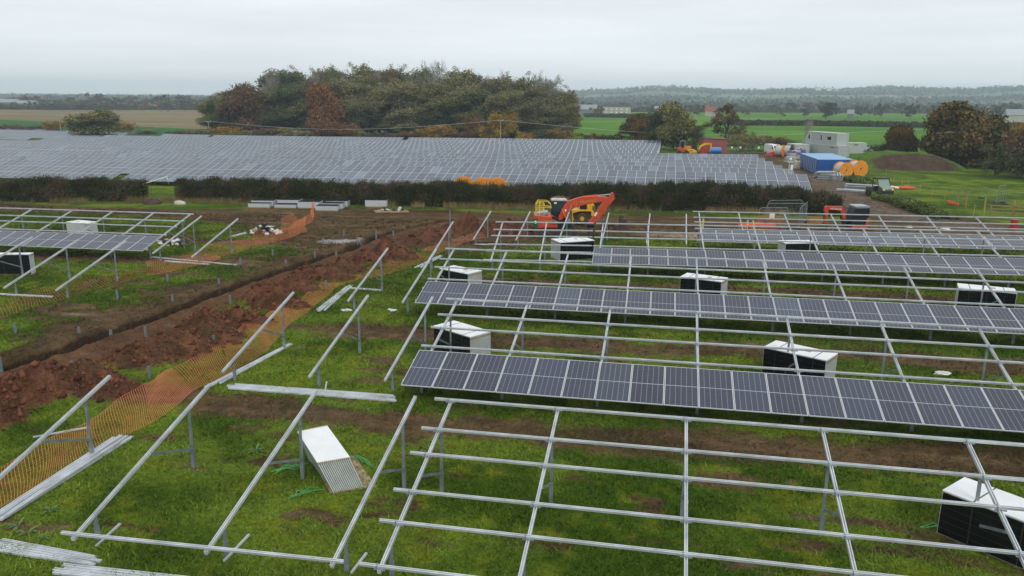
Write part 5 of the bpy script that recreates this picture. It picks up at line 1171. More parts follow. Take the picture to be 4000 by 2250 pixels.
bm = sub(mi, 'boom', MB().prism(F_([(1500, 118), (1770, 118), (1815, 200), (1860, 330), (1845, 350), (1805, 340), (1745, 210), (1700, 190), (1520, 185), (1500, 160)]), -.2, .04), M['orange'], bevel=.015)
sub(bm, 'boom_cylinder', MB().bar(*[(x, -.08, z) for x, z in F_([(1720, 200), (1810, 420)])], .12, .12), M['black'])
sub(mi, 'boom_foot', MB().prism(F_([(1780, 350), (1870, 340), (1920, 400), (1920, 480), (1830, 480)]), -.25, .1), M['black'])
am = sub(mi, 'arm', MB().prism(F_([(1455, 130), (1490, 105), (1520, 130), (1530, 260), (1522, 430), (1490, 430), (1480, 260), (1450, 200)]), -.2, .02), M['orange'], bevel=.015)
sub(am, 'arm_cylinder', MB().bar(*[(x, -.1, z) for x, z in F_([(1458, 220), (1462, 430)])], .06, .06), M['dark'])
sub(mi, 'bucket', MB().prism(F_([(1455, 430), (1530, 430), (1525, 520), (1500, 548), (1440, 540), (1450, 490)]), -.35, .2), M['muddy'])
(tx, tz), = F_([(1655, 168)]); text(bm, 'HITACHI', tx, tz, .16, -.215, 'signw', R_(3), 1.1)
# ---- temporary fence panels, barriers, pipes by the hedge
def tfence(label, a, b_, h=2.0, sign=None, group='temporary mesh fence panels', mesh=True, curve=True, step=.12):
    A, B = at(*a), at(*b_); d = B-A; ln = math.hypot(d.x, d.y); o = thing('temporary_fence', label, 'fence', A, math.atan2(d.y, d.x), group)
    dz = d.z/ln; P_ = lambda x, z: (x, 0, z+dz*x)
    sub(o, 'frame', MB().pipe([P_(0, .05), P_(0, h-.2), P_(.2, h), P_(ln-.2, h), P_(ln, h-.2), P_(ln, .05)], .02).pipe([P_(0, .25), P_(ln, .25)], .014), M['galv_dk'])
    mb = MB(); k = 0
    while k*step < ln: mb.bar(P_(k*step, .25), P_(k*step, h-.03), .004, .004); k += 1
    for z in np.arange(.4, h, .3): mb.bar(P_(0, z), P_(ln, z), .004, .004)
    sub(o, 'wire_mesh', mb, M['galv_dk'])
    for x in (0, ln): sub(o, 'foot', MB().box(P_(x, .06), (.22, .6, .13)), M['dark'])
    if sign: sub(o, 'sign', MB().box(P_(ln*sign, h*.62), (.45, .02, .45)), M['signw'])
    return o
tfence('fence panel with white sign around the dug pit, front', (2960, 893), (3075, 893), 1.85, .45)
tfence('fence panel at the back of the dug pit', (2990, 868), (3145, 868), 1.75)
tfence('rear most fence panel against the hedge', (2995, 862), (3130, 860), 1.9)
tfence('fence panel standing obliquely right of the dug pit', (3118, 896), (3148, 868), 1.9)
tfence('short fence panel with curved top beside the rails', (3040, 896), (3074, 893), 1.6)
net('orange netting round the dug pit behind the farthest panels', [(2930, 896), (3000, 896), (3060, 896)], [(2930, 897), (3000, 897), (3060, 897)], [(1.0, 0), (1.3, 0), (1.1, 0)], 9, .1, 12, .009)
net('orange netting on the mud left of the small digger', [(3150, 868), (3215, 866)], [(3155, 885), (3220, 880)], [(.5, 0), (.6, 0)], 10, .16, 8)
ob = thing('pipe_stack', 'red plastic pipes lying beside the dug pit', 'pipes', at(2945, 893), RC)
for k in range(4): sub(ob, 'pipe', MB().tube((-1.3, k*.12, .16+.1*(k % 2)), (2.0, k*.12+.2, .2+.1*(k % 2)), .09, n=8), M['pinkred'])
ob = thing('trestle', 'yellow trestle with a blue cap standing by the red pipes', 'trestle', at(2928, 897), RC)
for s in (-.3, .3):
    for y in (-.25, .25): sub(ob, 'leg', MB().bar((s, y*1.3, 0), (s*.7, y*.3, .85), .07, .07), M['yellow_rail'])
sub(ob, 'cap', MB().box((0, 0, .92), (.5, .25, .14)), M['bluepipe'])
ob = thing('marker_post', 'small yellow and purple marker by the leftmost rafter of the farthest panels', 'marker', at(2745, 893), 0)
sub(ob, 'post', MB().tube((0, 0, 0), (0, 0, .9), .07, n=8), M['yellow_rail']); sub(ob, 'cap', MB().tube((0, 0, .9), (0, 0, 1.15), .08, n=8), M['purple'])
sk2 = thing('digging_bucket', 'muddy spare excavator bucket standing right of the excavator arm', 'bucket', at(2425, 903), RC)
sub(sk2, 'shell', MB().prism([(-.5, 0), (.3, 0), (.8, .1), (.45, .5), (.4, 1.1), (-.1, 1.2), (-.2, .6), (-.5, .5)], -.5, .5), M['muddy'], bevel=.03); sub(sk2, 'lug', MB().box((0, -.2, 1.2), (.35, .06, .3)).box((0, .2, 1.2), (.35, .06, .3)), M['muddy'])
# ---- cable reels
def reel(name_lab, px, py, r, wd, rz, h=0., cable=True, mt='reel'):
    o = thing('cable_reel', name_lab, 'cable reel', at(px, py, h)-Vector((0, 0, h)), rz, 'orange cable reels')
    for y in (-wd/2, wd/2): fl_ = sub(o, 'flange', MB().tube((0, y-.04, r), (0, y+.04, r), r, n=40), M[mt]); sub(fl_, 'hub_plate', MB().tube((0, y-.06, r), (0, y+.06, r), r*.12, n=12), M['muddy'])
    sub(o, 'cable', MB().tube((0, -wd/2, r), (0, wd/2, r), r*.86, n=32), M['cable'])
for px, r, lab in ((1812, 1.35, 'left one of three orange reels behind the hedge'), (1886, 1.3, 'middle one of three orange reels behind the hedge'), (1942, 1.25, 'right one of three orange reels behind the hedge')):
    p = atY(px, 760, 86); o = reel(lab, px, 760, r, 1.3, .25)
    ob = [q for q in COL.objects if q.get('label') == lab][0]; g = float(zg(p.x, 86)); topz = atY(px, 691 if px < 1820 else 695, 86).z; ob.location = (p.x, 86, topz-2*r)
    pass
reel('left orange reel with white cable, in front of the blue containers', 3290, 694, 1.25, 1.6, .45)
reel('right orange reel, largest face, at the end of the blue containers', 3345, 691, 1.35, 1.7, .45)
reel('rear reel with pale cable between the two orange reels', 3322, 678, 1.2, 1.4, .45, cable=True)
# ---- blue containers
cA = at(3188, 683); cB_ = at(3122, 652); top1 = atY(3187, 635, cA.y).z-cA.z
dd = Vector((math.cos(RC+.05), math.sin(RC+.05), 0)); nn = Vector((-dd.y, dd.x, 0))
lnB = (3328-3188)*dist(cA)/FPX*1.02
for k in range(5):
    p = cA+(cB_-cA)*(k/5); p.z = float(zg(p.x, p.y)); wid = ((cB_-cA).length)/5
    vv = (cB_-cA).normalized(); ang = math.atan2(vv.y, vv.x)
    o = thing('shipping_container', 'blue shipping container, %s in the row of five' % ['nearest, long side facing the reels', 'second from the reels', 'middle one', 'fourth from the reels', 'farthest, next to the cabins'][k], 'container', p, 0, 'row of blue shipping containers')
    vx, vy = vv.x*wid*.985, vv.y*wid*.985; ux, uy = dd.x*lnB, dd.y*lnB; h = 2.5
    q = [(0, 0), (ux, uy), (ux+vx, uy+vy), (vx, vy)]
    sub(o, 'shell', MB().add([(a, b_, z) for z in (.08, h) for a, b_ in q], [(3, 2, 1, 0), (4, 5, 6, 7), (0, 1, 5, 4), (1, 2, 6, 5), (2, 3, 7, 6), (3, 0, 4, 7)]), M['blue'])
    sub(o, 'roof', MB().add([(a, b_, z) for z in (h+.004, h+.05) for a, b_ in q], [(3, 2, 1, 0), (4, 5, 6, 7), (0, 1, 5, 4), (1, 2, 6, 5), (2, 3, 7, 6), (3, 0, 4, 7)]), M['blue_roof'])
    mb = MB()
    for i in range(34):
        x = (i+.5)/34; mb.bar((ux*x-nn.x*.02, uy*x-nn.y*.02, .15), (ux*x-nn.x*.02, uy*x-nn.y*.02, h-.1), .07, .05)
    sub(o, 'corrugation', mb, M['blue'])
    for s in (0, .5):
        mb = MB()
        for t in (.04, .46): a = Vector((vx, vy, 0))*(s+t); mb.bar(a+Vector((-.04, 0, .15))-dd*.03, a+Vector((-.04, 0, h-.1))-dd*.03, .07, .05)
        dr = sub(o, 'door', mb, M['blue'])
        mb = MB()
        for t in (.14, .34): a = Vector((vx, vy, 0))*(s+t); mb.tube(a+Vector((-.08, 0, .15))-dd*.03, a+Vector((-.08, 0, h-.1))-dd*.03, .03, n=6)
        sub(dr, 'lock_bar', mb, M['galv'])
# ---- cabins
def cabin(name, label, p, rz, ln, wd, h, z0=0., win=(), door=False, mt='cream', roof='cream_roof', rib=True):
    o = thing(name, label, 'cabin', Vector((p.x, p.y, p.z+z0)), rz, None)
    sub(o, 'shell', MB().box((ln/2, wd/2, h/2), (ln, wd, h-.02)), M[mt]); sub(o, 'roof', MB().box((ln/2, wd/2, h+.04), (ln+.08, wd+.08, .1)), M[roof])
    mb = MB()
    for x in (0, ln):
        for y in (0, wd): mb.box((x, y, h/2), (.14, .14, h))
    mb.box((ln/2, -.01, .08), (ln, .1, .14)); mb.box((-.01, wd/2, .08), (.1, wd, .14)); sub(o, 'corner_frame', mb, M[mt])
    for side, t, w_, hh in win:
        c_ = (ln*t, -.02, h*.58) if side == 'f' else (-.02, wd*t, h*.58); s1 = (w_+.2, .05, hh+.2) if side == 'f' else (.05, w_+.2, hh+.2); s2 = (w_, .07, hh) if side == 'f' else (.07, w_, hh)
        wn = sub(o, 'window', MB().box(c_, s1), M['signw']); sub(wn, 'pane', MB().box((c_[0]-(0 if side == 'f' else .02), c_[1]-(.02 if side == 'f' else 0), c_[2]), s2), M['glass'])
    return o
cp = at(3268, 616)
def cabpos(px, py): return at(px, py)
pc = cabpos(3142, 612); e2 = cabpos(3262, 627)
# lower stack row seen from its left long side, ends toward the camera
s4 = dist(pc)/FPX
gN = at(3268, 617)
def stack_line(y_off, px_l, px_r):
    N_ = atY(px_r, 600, gN.y+y_off); F_2 = atY(px_l, 600, gN.y+y_off+8.3); return Vector((F_2.x, F_2.y, gN.z)), Vector((N_.x, N_.y, gN.z))
Fu, Nu = stack_line(1.0, 3173, 3264); v_ = Nu-Fu; az = math.atan2(v_.y, v_.x)
Fl, Nl = stack_line(0, 3176, 3273); vl = Nl-Fl; azl = math.atan2(vl.y, vl.x)
low = cabin('site_cabin', 'lower grey cabin of the stack with a small dark marking', Fl, azl, vl.length, 2.9, 2.6)
up1 = cabin('site_cabin', 'upper grey cabin of the stack with one white framed window', Vector((Fu.x, Fu.y, gN.z)), az, v_.length, 2.9, 2.7, 2.64, win=(('f', .69, 1.5, .8), ('f', .34, .45, 1.3)))
e_ = v_.normalized()*-(32*dist(gN)/FPX)*1.9
up2 = cabin('site_cabin', 'upper cabin continuing left behind the windowed one, narrow openings', Vector((Fu.x, Fu.y, gN.z))+e_*1.01, az, e_.length, 2.9, 2.7, 2.64, win=(('f', .5, .6, 1.0),))
lo2 = cabin('site_cabin', 'lower cabin under the left end of the stack', Fl+e_*1.01, azl, e_.length, 2.9, 2.6, win=(('f', .4, .6, 1.0),))
g2 = at(3110, 610); cabin('site_cabin', 'grey cabin on the ground left of the stack', Vector((g2.x, g2.y+2, g2.z)), RC, 3.2, 6, 2.5, win=(('f', .4, .5, .6),))
sub(low, 'marking', MB().box((7.0, -.03, 2.2), (1.6, .03, .16)), M['black'])
g3 = at(3288, 599); cc_ = cabin('storage_cabin', 'single pale container cabin right of the stacked cabins behind the bank', g3, RC+.02, (3382-3288)*dist(g3)/FPX, 2.5, 2.5, 0); sub(cc_, 'marking', MB().box((3.3, -.03, 2.1), (1.1, .03, .18)), M['black']); sub(cc_, 'vent', MB().box((2.0, -.03, 1.5), (.5, .04, .25)).box((4.2, -.03, 1.5), (.7, .04, .2)), M['galv'])
g4 = at(3092, 605); sub_ = thing('skip', 'dark teal covered skip behind the brown reels', 'skip', Vector((g4.x-3.6, g4.y+2, g4.z)), RC)
sub(sub_, 'body', MB().prism([(-1.9, 0.2), (1.9, .2), (2.2, 1.5), (-2.2, 1.5)], -1, 1), M['teal']); sub(sub_, 'roof', MB().prism([(-2.3, 1.5), (2.3, 1.5), (1.9, 1.95), (-1.9, 1.95)], -1.1, 1.1), M['teal'])
# ---- brick hut
bh = at(2747, 602); bl = (2841-2747)*dist(bh)/FPX
hut = thing('brick_hut', 'windowless red brick hut with a dark flat-edged roof', 'building', Vector((bh.x, bh.y+3, bh.z)), RC+.0)
hh = atY(2747, 541, bh.y+3).z-bh.z
sub(hut, 'wall', MB().box((bl/2, 2.2, hh/2), (bl, 4.4, hh)), M['brick']); sub(hut, 'roof', MB().prism([(-.15, hh), (bl+.15, hh-.35), (bl+.15, hh-.2), (-.15, hh+.15)], -.15, 4.6), M['slate'])
# ---- far yellow excavator
fb = at(2745, 601); s5 = FPX/dist(fb); Y_ = lambda pts: xz(pts, 2600, 520, 4.684, 2745, 601, s5)
ye = thing('yellow_excavator', 'yellow excavator with raised boom in front of the brick hut', 'excavator', fb, RC)
sub(ye, 'track', MB().prism(Y_([(400, 350), (640, 350), (650, 385), (400, 385)]), -1.2, -.7), M['muddy']); sub(ye, 'track', MB().prism(Y_([(400, 350), (640, 350), (650, 385), (400, 385)]), .7, 1.2), M['muddy'])
sub(ye, 'body', MB().prism(Y_([(400, 320), (420, 298), (500, 295), (550, 325), (555, 365), (530, 378), (410, 378)]), -1.2, 1.2), M['yellow'], bevel=.08)
sub(ye, 'cab', MB().prism(Y_([(480, 230), (560, 235), (580, 330), (480, 320)]), 0, 1.1), M['black'])
sub(ye, 'boom', MB().prism(Y_([(590, 290), (620, 225), (700, 185), (820, 185), (825, 205), (720, 215), (650, 245), (605, 315)]), -.3, .1), M['yellow']); sub(ye, 'arm', MB().prism(Y_([(800, 185), (828, 190), (828, 340), (810, 360), (795, 330), (805, 260)]), -.3, .05), M['yellow'])
sub(ye, 'bucket', MB().prism(Y_([(790, 340), (830, 345), (815, 380), (780, 370)]), -.5, .2), M['muddy']); sub(ye, 'letter_plate', MB().prism(Y_([(425, 315), (470, 315), (470, 330), (425, 330)]), -1.22, -1.2), M['black'])
rbk = thing('red_bucket', 'dark red plastic tank beside the yellow excavator boom', 'tank', at(2743, 600.5)+Vector((0, -1.5, 0)), RC); sub(rbk, 'shell', MB().prism(xz([(625, 320), (725, 275), (728, 380), (650, 382), (620, 350)], 2600, 520, 4.684, 2743, 601, s5), -.5, .5), M['red'], bevel=.05); sub(rbk, 'rim', MB().prism(xz([(620, 318), (725, 272), (728, 282), (624, 330)], 2600, 520, 4.684, 2743, 601, s5), -.55, .55), M['red'])
bt_ = thing('blue_tank', 'blue plastic tank roll beside the brick hut', 'tank', at(2793, 601), RC); sub(bt_, 'shell', MB().tube((-1.25, 0, .78), (1.35, 0, .78), .72, n=20), M['bluepipe']); sub(bt_, 'cover', MB().tube((-1.2, 0, .9), (1.3, 0, .9), .63, n=20), mat('light_blue_cover', (.12, .38, .66), .5)); sub(bt_, 'end_cap', MB().tube((1.35, 0, .78), (1.42, 0, .78), .5, n=16), M['dark'])
rl = thing('road_roller', 'small orange roller with a roll bar left of the yellow excavator', 'roller', at(2664, 601), RC)
sub(rl, 'body', MB().prism([(-1.1, .5), (.9, .5), (.9, 1.3), (-.2, 1.4), (-.4, 1.6), (-1.1, 1.55)], -.6, .6), M['orange'], bevel=.05); sub(rl, 'roll_bar', MB().pipe([(-.6, -.5, 1.4), (-.6, -.5, 3.0), (.6, -.5, 3.1), (.7, -.5, 1.3)], .05).pipe([(-.6, .5, 1.4), (-.6, .5, 3.0), (.6, .5, 3.1), (.7, .5, 1.3)], .05), M['galv_dk'])
for x in (-.7, .8): sub(rl, 'drum', MB().tube((x, -.6, .45), (x, .6, .45), .45, n=18), M['dark'])
ot = thing('orange_trailer', 'orange site trailer behind the roller', 'trailer', at(2688, 600)+Vector((.3, 3, 0)), RC); sub(ot, 'body', MB().box((0, 0, 1.2), (2.6, 1.4, .9)), M['reel']); [sub(ot, 'wheel', MB().tube((x, -.75, .4), (x, -.6, .4), .38, n=14), M['dark']) for x in (-.5, .5)]
# ---- white van
vb = at(3018, 604); vn = thing('white_van', 'white panel van facing the camera beside the mesh fence', 'van', vb, RC+R_(-80))
vp = [(-2.6, .35), (2.3, .35), (2.55, .55), (2.55, 1.05), (2.3, 1.3), (1.55, 2.15), (1.3, 2.4), (-2.5, 2.45), (-2.65, 2.2)]
bd = sub(vn, 'body', MB().prism(vp, -.95, .95), M['vanwhite'], bevel=.08)
sub(vn, 'windscreen', MB().add([(2.32, -.8, 1.36), (2.32, .8, 1.36), (1.62, .74, 2.14), (1.62, -.74, 2.14)], [(0, 1, 2, 3)]), M['glass'])
for s in (-1, 1):
    sub(vn, 'side_window', MB().prism([(1.2, 1.4), (2.0, 1.4), (1.5, 2.0), (1.2, 2.0)], s*.96-.01, s*.96+.01), M['glass']); sub(vn, 'headlight', MB().box((2.5, s*.72, .95), (.15, .3, .3)), M['glass'])
    for x in (1.6, -1.6): sub(vn, 'wheel', MB().tube((x, s*.98, .35), (x, s*.72, .35), .35, n=18), M['dark'])
sub(vn, 'bumper', MB().box((2.58, 0, .55), (.1, 1.8, .35)), M['black']); sub(vn, 'grille', MB().box((2.56, 0, .95), (.06, .9, .18)), M['black'])
# ---- compound clutter
def at_c(px, py): return at(px, py)
for px, r, m_, lab in ((3046, 1.35, 'reel', 'brownish orange reel right of the white van'), (3078, 1.35, 'muddy', 'dark reel with pale rim right of the brown reel')):
    reel(lab, px, 612, r, 1.5, RC+.9, mt=m_)
o = thing('red_tarpaulin', 'dark red sheeted heap in front of the white van', 'tarpaulin', at(3018, 610), RC); sub(o, 'sheet', MB().sphere((0, 0, .1), 1.4, 14, 8, (1.25, .8, .65), .25, zmin=-.1), M['red']); sub(o, 'rope', MB().bar((-1.2, -1, .3), (1.2, -1, .35), .04, .04), M['card'])
for i, (px, py, lab) in enumerate(((3090, 622, 'left bundle of coiled purple duct'), (3108, 620, 'grey wrapped coil among the purple ducts'), (3128, 615, 'bright purple drum beside the blue containers'))):
    o = thing('duct_coil', lab, 'duct coil', at(px, py), RC, 'coils of cable duct'); mt = ['cable', 'cable', 'purple'][i]
    for k in range(4): sub(o, 'coil', MB().tube((0, 0, .1+k*.45), (0, 0, .46+k*.45), 1.05-.12*(k % 2), n=22), M['purple' if (k+i) % 3 == 0 or i == 2 else mt])
o = thing('pallet_stack', 'stack of pale paving and pallets in front of the purple coils', 'pallet stack', at(3085, 634), RC)
for k in range(6): sub(o, 'pallet', MB().box((.06*(k % 3), .05*(k % 2), .1+k*.19), (2.1-.1*(k % 2), 1.5, .12)), M['cable'])
o = sub(None, 'concrete_block', MB().box((0, 0, .65), (1.1, 1.1, 1.3)).box((.1, 0, 1.33), (1.0, .9, .1)), M['concrete'], bevel=.04); o.location = at(3110, 658); o.rotation_euler = (0, 0, RC); tag(o, 'cream block tank left of the blue containers', 'tank')
o = thing('cctv_tower', 'slim lattice mast with a white camera dome beside the array', 'mast', at(3078, 740), 0)
mh_ = atY(3078, 622, at(3078, 740).y).z-at(3078, 740).z
mb = MB(); 
for a in range(3):
    x, y = .28*math.cos(a*2.09), .28*math.sin(a*2.09); mb.tube((x, y, 0), (x*.7, y*.7, mh_-.5), .03, n=5)
for k in range(14):
    z = k*(mh_-.6)/14; a0, a1 = (k % 3)*2.09, ((k+1) % 3)*2.09; mb.tube((.26*math.cos(a0), .26*math.sin(a0), z), (.24*math.cos(a1), .24*math.sin(a1), z+(mh_-.6)/14), .018, n=4)
sub(o, 'lattice', mb, M['galv']); sub(o, 'camera_dome', MB().sphere((0, 0, mh_), .17, 12, 8), M['white']); sub(o, 'equipment_box', MB().box((.22, 0, mh_-1.0), (.28, .25, .6)), M['signw']); sub(o, 'bracket', MB().box((0, 0, mh_-.35), (.6, .08, .1)), M['signw'])
for lab, px0, px1, py, sg in (('mesh fence panel with pale sign before the green bush', 2835, 2880, 599, .5), ('mesh fence panel with white sign, second from the hut', 2882, 2912, 599, .3), ('mesh fence panel in front of the lane, middle', 2914, 2950, 599, None), ('mesh fence panel with small round sign', 2952, 2985, 600, .3), ('mesh fence panel left of the blue tank, by the brick hut', 2800, 2833, 599, None)):
    tfence(lab, (px0, py), (px1, py), 2.3, sg, 'compound mesh fence panels', step=.4)
tfence('long mesh fence line behind the grassed bank', (3385, 588), (3470, 590), 2.0, None, 'compound mesh fence panels', step=.5); tfence('mesh fence line continuing right behind the grassed bank', (3472, 590), (3560, 594), 2.0, None, 'compound mesh fence panels', step=.5)
# cars behind the bank
def car(lab, px, py, mt, rz):
    o = thing('parked_car', lab, 'car', at(px, py), rz, 'cars parked behind the grass bank'); sub(o, 'body', MB().prism([(-2.1, .3), (2.1, .3), (2.2, .8), (1.4, .95), (.7, 1.5), (-1.3, 1.52), (-2.1, 1.0)], -.85, .85), M[mt], bevel=.06)
    sub(o, 'window', MB().prism([(-1.9, 1.0), (1.2, 1.0), (.65, 1.43), (-1.2, 1.45)], -.87, .87), M['glass'])
    for x in (-1.35, 1.35):
        for s in (-1, 1): sub(o, 'wheel', MB().tube((x, s*.88, .32), (x, s*.7, .32), .32, n=16), M['dark'])
car('silver car roof showing over the grass bank, left', 3415, 597, 'silver', RC); car('larger silver car showing over the grass bank, right', 3478, 597, 'silver', RC+.1)
# ---- grass-topped soil bank
bc = at(3500, 653); bx0 = at(3270, 610)
def bank():
    u = np.linspace(-1, 1, 110); v_ = np.linspace(-1, 1, 60); U_, V_ = np.meshgrid(u, v_); hl, hw2 = 12.5, 9.5; al = .20
    rr = np.hypot(U_, V_)**1.0; hz_ = 3.0*np.clip(1-rr**2.4, 0, 1)**.9*(1+.3*(fbm(U_*4, V_*4, 3)-.5))
    X = bc.x+math.cos(al)*U_*hl-math.sin(al)*V_*hw2; Y = bc.y+math.sin(al)*U_*hl+math.cos(al)*V_*hw2
    Z = zg(X, Y)+hz_+.16*(fbm(X*2, Y*2, 8)-.5)*(hz_ > .05)-.03
    soil = (1-sstep(.78, .92, np.hypot((U_-.04)/.76, (V_+.74)/.54)+.30*(fbm(X*.6, Y*.6, 12)-.5))); g = np.array([.075, .14, .024]); s_ = np.array([.080, .052, .038]); f = fbm(X*1.2, Y*1.2, 18)[..., None]
    col = (g*(1-soil[..., None])+s_*soil[..., None])*(.55+.9*f); ids = np.arange(X.size).reshape(X.shape)
    F = np.stack([ids[:-1, :-1], ids[:-1, 1:], ids[1:, 1:], ids[1:, :-1]], -1).reshape(-1, 4)
    return npmesh('soil_bank', np.stack([X, Y, Z], -1).reshape(-1, 3), F, 4, [mg], col.reshape(-1, 3), True)
tag(link('soil_bank', bank()), kind='structure')
def ridge_grass(label, pts, h, wd, n, seed):
    """low overgrown spoil ridge beside the track"""
    hedge(label, pts, [h]*len(pts), wd, n, 'f_bright', .12, 0, 'overgrown ridges beside the track', 'grass ridge', seed); D.objects[-1]
for lab, L_, h, wd, n in (('overgrown green ridge beside the parked utility vehicle', [(3440, 775), (3530, 800), (3600, 828), (3700, 858)], .75, 2.2, 9000), ('overgrown green ridge in front of the orange reels', [(3310, 702), (3360, 715), (3400, 735)], 1.0, 2.4, 6000)):
    hedge(lab, P2(L_), [h*.6]+[h]*(len(L_)-2)+[h*.5], wd, n, 'f_bright', .10, 0, 'overgrown ridges beside the track', 'grass ridge', 40+n)
# ---- utility vehicle
ub_ = at(3434, 768); uv = thing('utility_vehicle', 'muddy green utility vehicle with a cab, parked by the track', 'utility vehicle', ub_, RC+R_(-78)); uv.scale = (1.0, 1.12, 1.12)
sub(uv, 'body', MB().prism([(-1.5, .45), (1.4, .45), (1.5, .8), (1.25, 1.0), (.7, 1.08), (.6, .6), (-.2, .6), (-.3, .95), (-1.5, .95)], -.72, .72), M['utvgreen'], bevel=.04)
sub(uv, 'bonnet', MB().prism([(.65, 1.05), (1.3, .98), (1.45, .82), (1.48, .95), (1.3, 1.08), (.7, 1.16)], -.6, .6), M['hood'])
cf = MB()
for y in (-.68, .68): cf.pipe([(-.35, y, .9), (-.4, y, 1.85), (.35, y, 1.88), (.78, y, 1.1)], .045)
for x, z in ((-.4, 1.85), (.35, 1.88), (.78, 1.1)): cf.tube((x, -.68, z), (x, .68, z), .04)
sub(uv, 'cab_frame', cf, M['black']); sub(uv, 'roof', MB().box((0, 0, 1.92), (.95, 1.45, .06)), M['muddy']); sub(uv, 'windscreen', MB().add([(.37, -.62, 1.84), (.37, .62, 1.84), (.77, .64, 1.14), (.77, -.64, 1.14)], [(0, 3, 2, 1)]), mat('pale_screen', (.22, .30, .27), .2))
for x in (-1.0, 1.0):
    for s in (-1, 1): wh = sub(uv, 'wheel', MB().tube((x, s*.82, .34), (x, s*.55, .34), .34, n=18), M['muddy']); sub(wh, 'rim', MB().tube((x, s*.83, .34), (x, s*.6, .34), .15, n=10), M['dark'])
for s in (-1, 1): sub(uv, 'headlight', MB().box((1.45, s*.5, .85), (.08, .22, .12)), M['signw'])
sub(uv, 'bumper', MB().box((1.52, 0, .55), (.1, 1.1, .25)), M['dark']); sub(uv, 'seat', MB().box((-.15, 0, .85), (.4, 1.1, .5)), M['dark'])
# ---- stacks by the track
for lab, px, py, ln, n_, hh_, rz in (('stack of steel fence frames in front of the blue containers', 3222, 697, 3.0, 7, .9, .1), ('long galvanised beams stacked behind the utility vehicle', 3380, 742, 4.8, 4, .55, -.55), ('low galvanised rails beside the beam stack', 3325, 748, 3.4, 2, .15, -.6)):
    o = thing('steel_stack', lab, 'steel stack', at(px, py), rz+RC, 'stacks of galvanised steel by the track')
    for k in range(n_):
        for j in range(4): sub(o, 'beam', MB().box((.25*math.sin(k*2+j), -.6+.38*j, .1+k*hh_/n_*1.25), (ln-.12*(k % 3), .26, hh_/n_*.7)), M['galv_dk' if (k+j) % 2 else 'galv'])
o = thing('sheeted_stack', 'striped black and grey sheeted stack in front of the orange reel', 'stack', at(3272, 706), RC)
sub(o, 'base', MB().box((-.3, 0, .45), (1.6, 1.4, .8)), M['galv_dk'])
for k in range(7): sub(o, 'sheet', MB().tube((-.6+k*.16, -.7, .5+.25*math.sin(k*.5)), (-.2+k*.16, .7, .9+.2*math.sin(k*.5)), .13, n=8), M['black' if k % 2 else 'cable'])
o = rubbish('black sacks with white strips at the track edge', 3312, 725, .6, .4, .4, 9, 9)
o = thing('red_barrier', 'heap of red and white plastic barrier pieces behind the utility vehicle', 'barrier', at(3500, 740), RC-.1)
for k in range(6): sub(o, 'barrier_piece', MB().tube((-1.3+.5*k, .2*(k % 3), .25+.1*(k % 2)), (-.2+.5*k, -.1, .2), .15, n=8), M['signw' if k == 1 else 'pinkred'])
o = sub(None, 'plastic_barrier', MB().bar((0, 0, .15), (.95, -.25, .1), .22, .2).box((-.05, .05, .25), (.25, .2, .25)), M['pinkred']); o.location = at(3707, 797); o.rotation_euler = (0, 0, -.5); tag(o, 'single red barrier piece on the grass below the meadow fence', 'barrier')
o = sub(None, 'red_drum', MB().tube((0, 0, 0), (0, 0, .9), .3, n=16).tube((0, 0, .9), (0, 0, .96), .33, n=16), M['red']); o.location = at(3958, 900); tag(o, 'red drum partly behind the rails at the right edge', 'drum')
# ---- meadow fence posts, gates
rn = random.Random(12)
for i, (px, py, h, th_, lab, m_) in enumerate([(3738, 800, 1.75, .16, 'thick strainer post, left of the linked pair', 'wood'), (3770, 812, 1.8, .16, 'thick strainer post with pale tag, right of the linked pair', 'wood'), (3801, 842, 1.15, .09, 'thin new post beside the track corner', 'wood_new'), (3842, 843, 1.75, .15, 'leaning orange-brown post near the track corner', 'wood_new'), (3868, 843, 1.1, .16, 'short grey gate post with rail', 'wood'), (3955, 845, 1.55, .16, 'bright yellow-brown post near the right edge', 'wood_new'),
        (3592, 757, 1.2, .08, 'slim post behind the green ridge, first', 'wood_new'), (3637, 768, 1.2, .08, 'slim post behind the green ridge, second', 'wood_new'), (3690, 775, 1.15, .08, 'slim post behind the green ridge, third', 'wood_new'), (3456, 708, 1.9, .09, 'taller stake above the utility vehicle', 'wood'), (3490, 715, 1.15, .07, 'thin stake right of the taller stake', 'wood_new'), (3522, 727, 1.2, .07, 'thin stake by the red barrier heap', 'wood_new'), (3545, 742, 1.1, .07, 'thin stake right of the red barrier heap', 'wood_new'), (3350, 660, 1.0, .07, 'small stake in front of the soil bank, left', 'wood_new'), (3375, 662, 1.0, .07, 'small stake in front of the soil bank, right', 'wood_new'), (3237, 738, 1.5, .06, 'thin brown stake at the track, left of three', 'wood'), (3257, 742, 1.4, .06, 'thin brown stake at the track, middle of three', 'wood'), (3264, 745, 1.3, .06, 'thin brown stake at the track, right of three', 'wood')]):
    ln_ = rn.uniform(-.04, .08); o = thing('fence_post', lab, 'fence post', at(px, py), 0, 'timber posts along the meadow'); sub(o, 'post', MB().tube((0, 0, -.3), (ln_, 0, h), th_/2, th_/2*.92, n=8), M[m_])
fp = [at(px, py) for px, py in ((3350, 662), (3456, 708), (3592, 757), (3690, 775), (3738, 800))]
o = thing('wire_fence', 'fine stock wire stretched between the slim meadow posts', 'wire fence', (0, 0, 0), 0)
for z in (.3, .6, .9, 1.1): sub(o, 'wire', MB().pipe([p+Vector((0, 0, z)) for p in fp], .005, 4), M['galv_dk'])
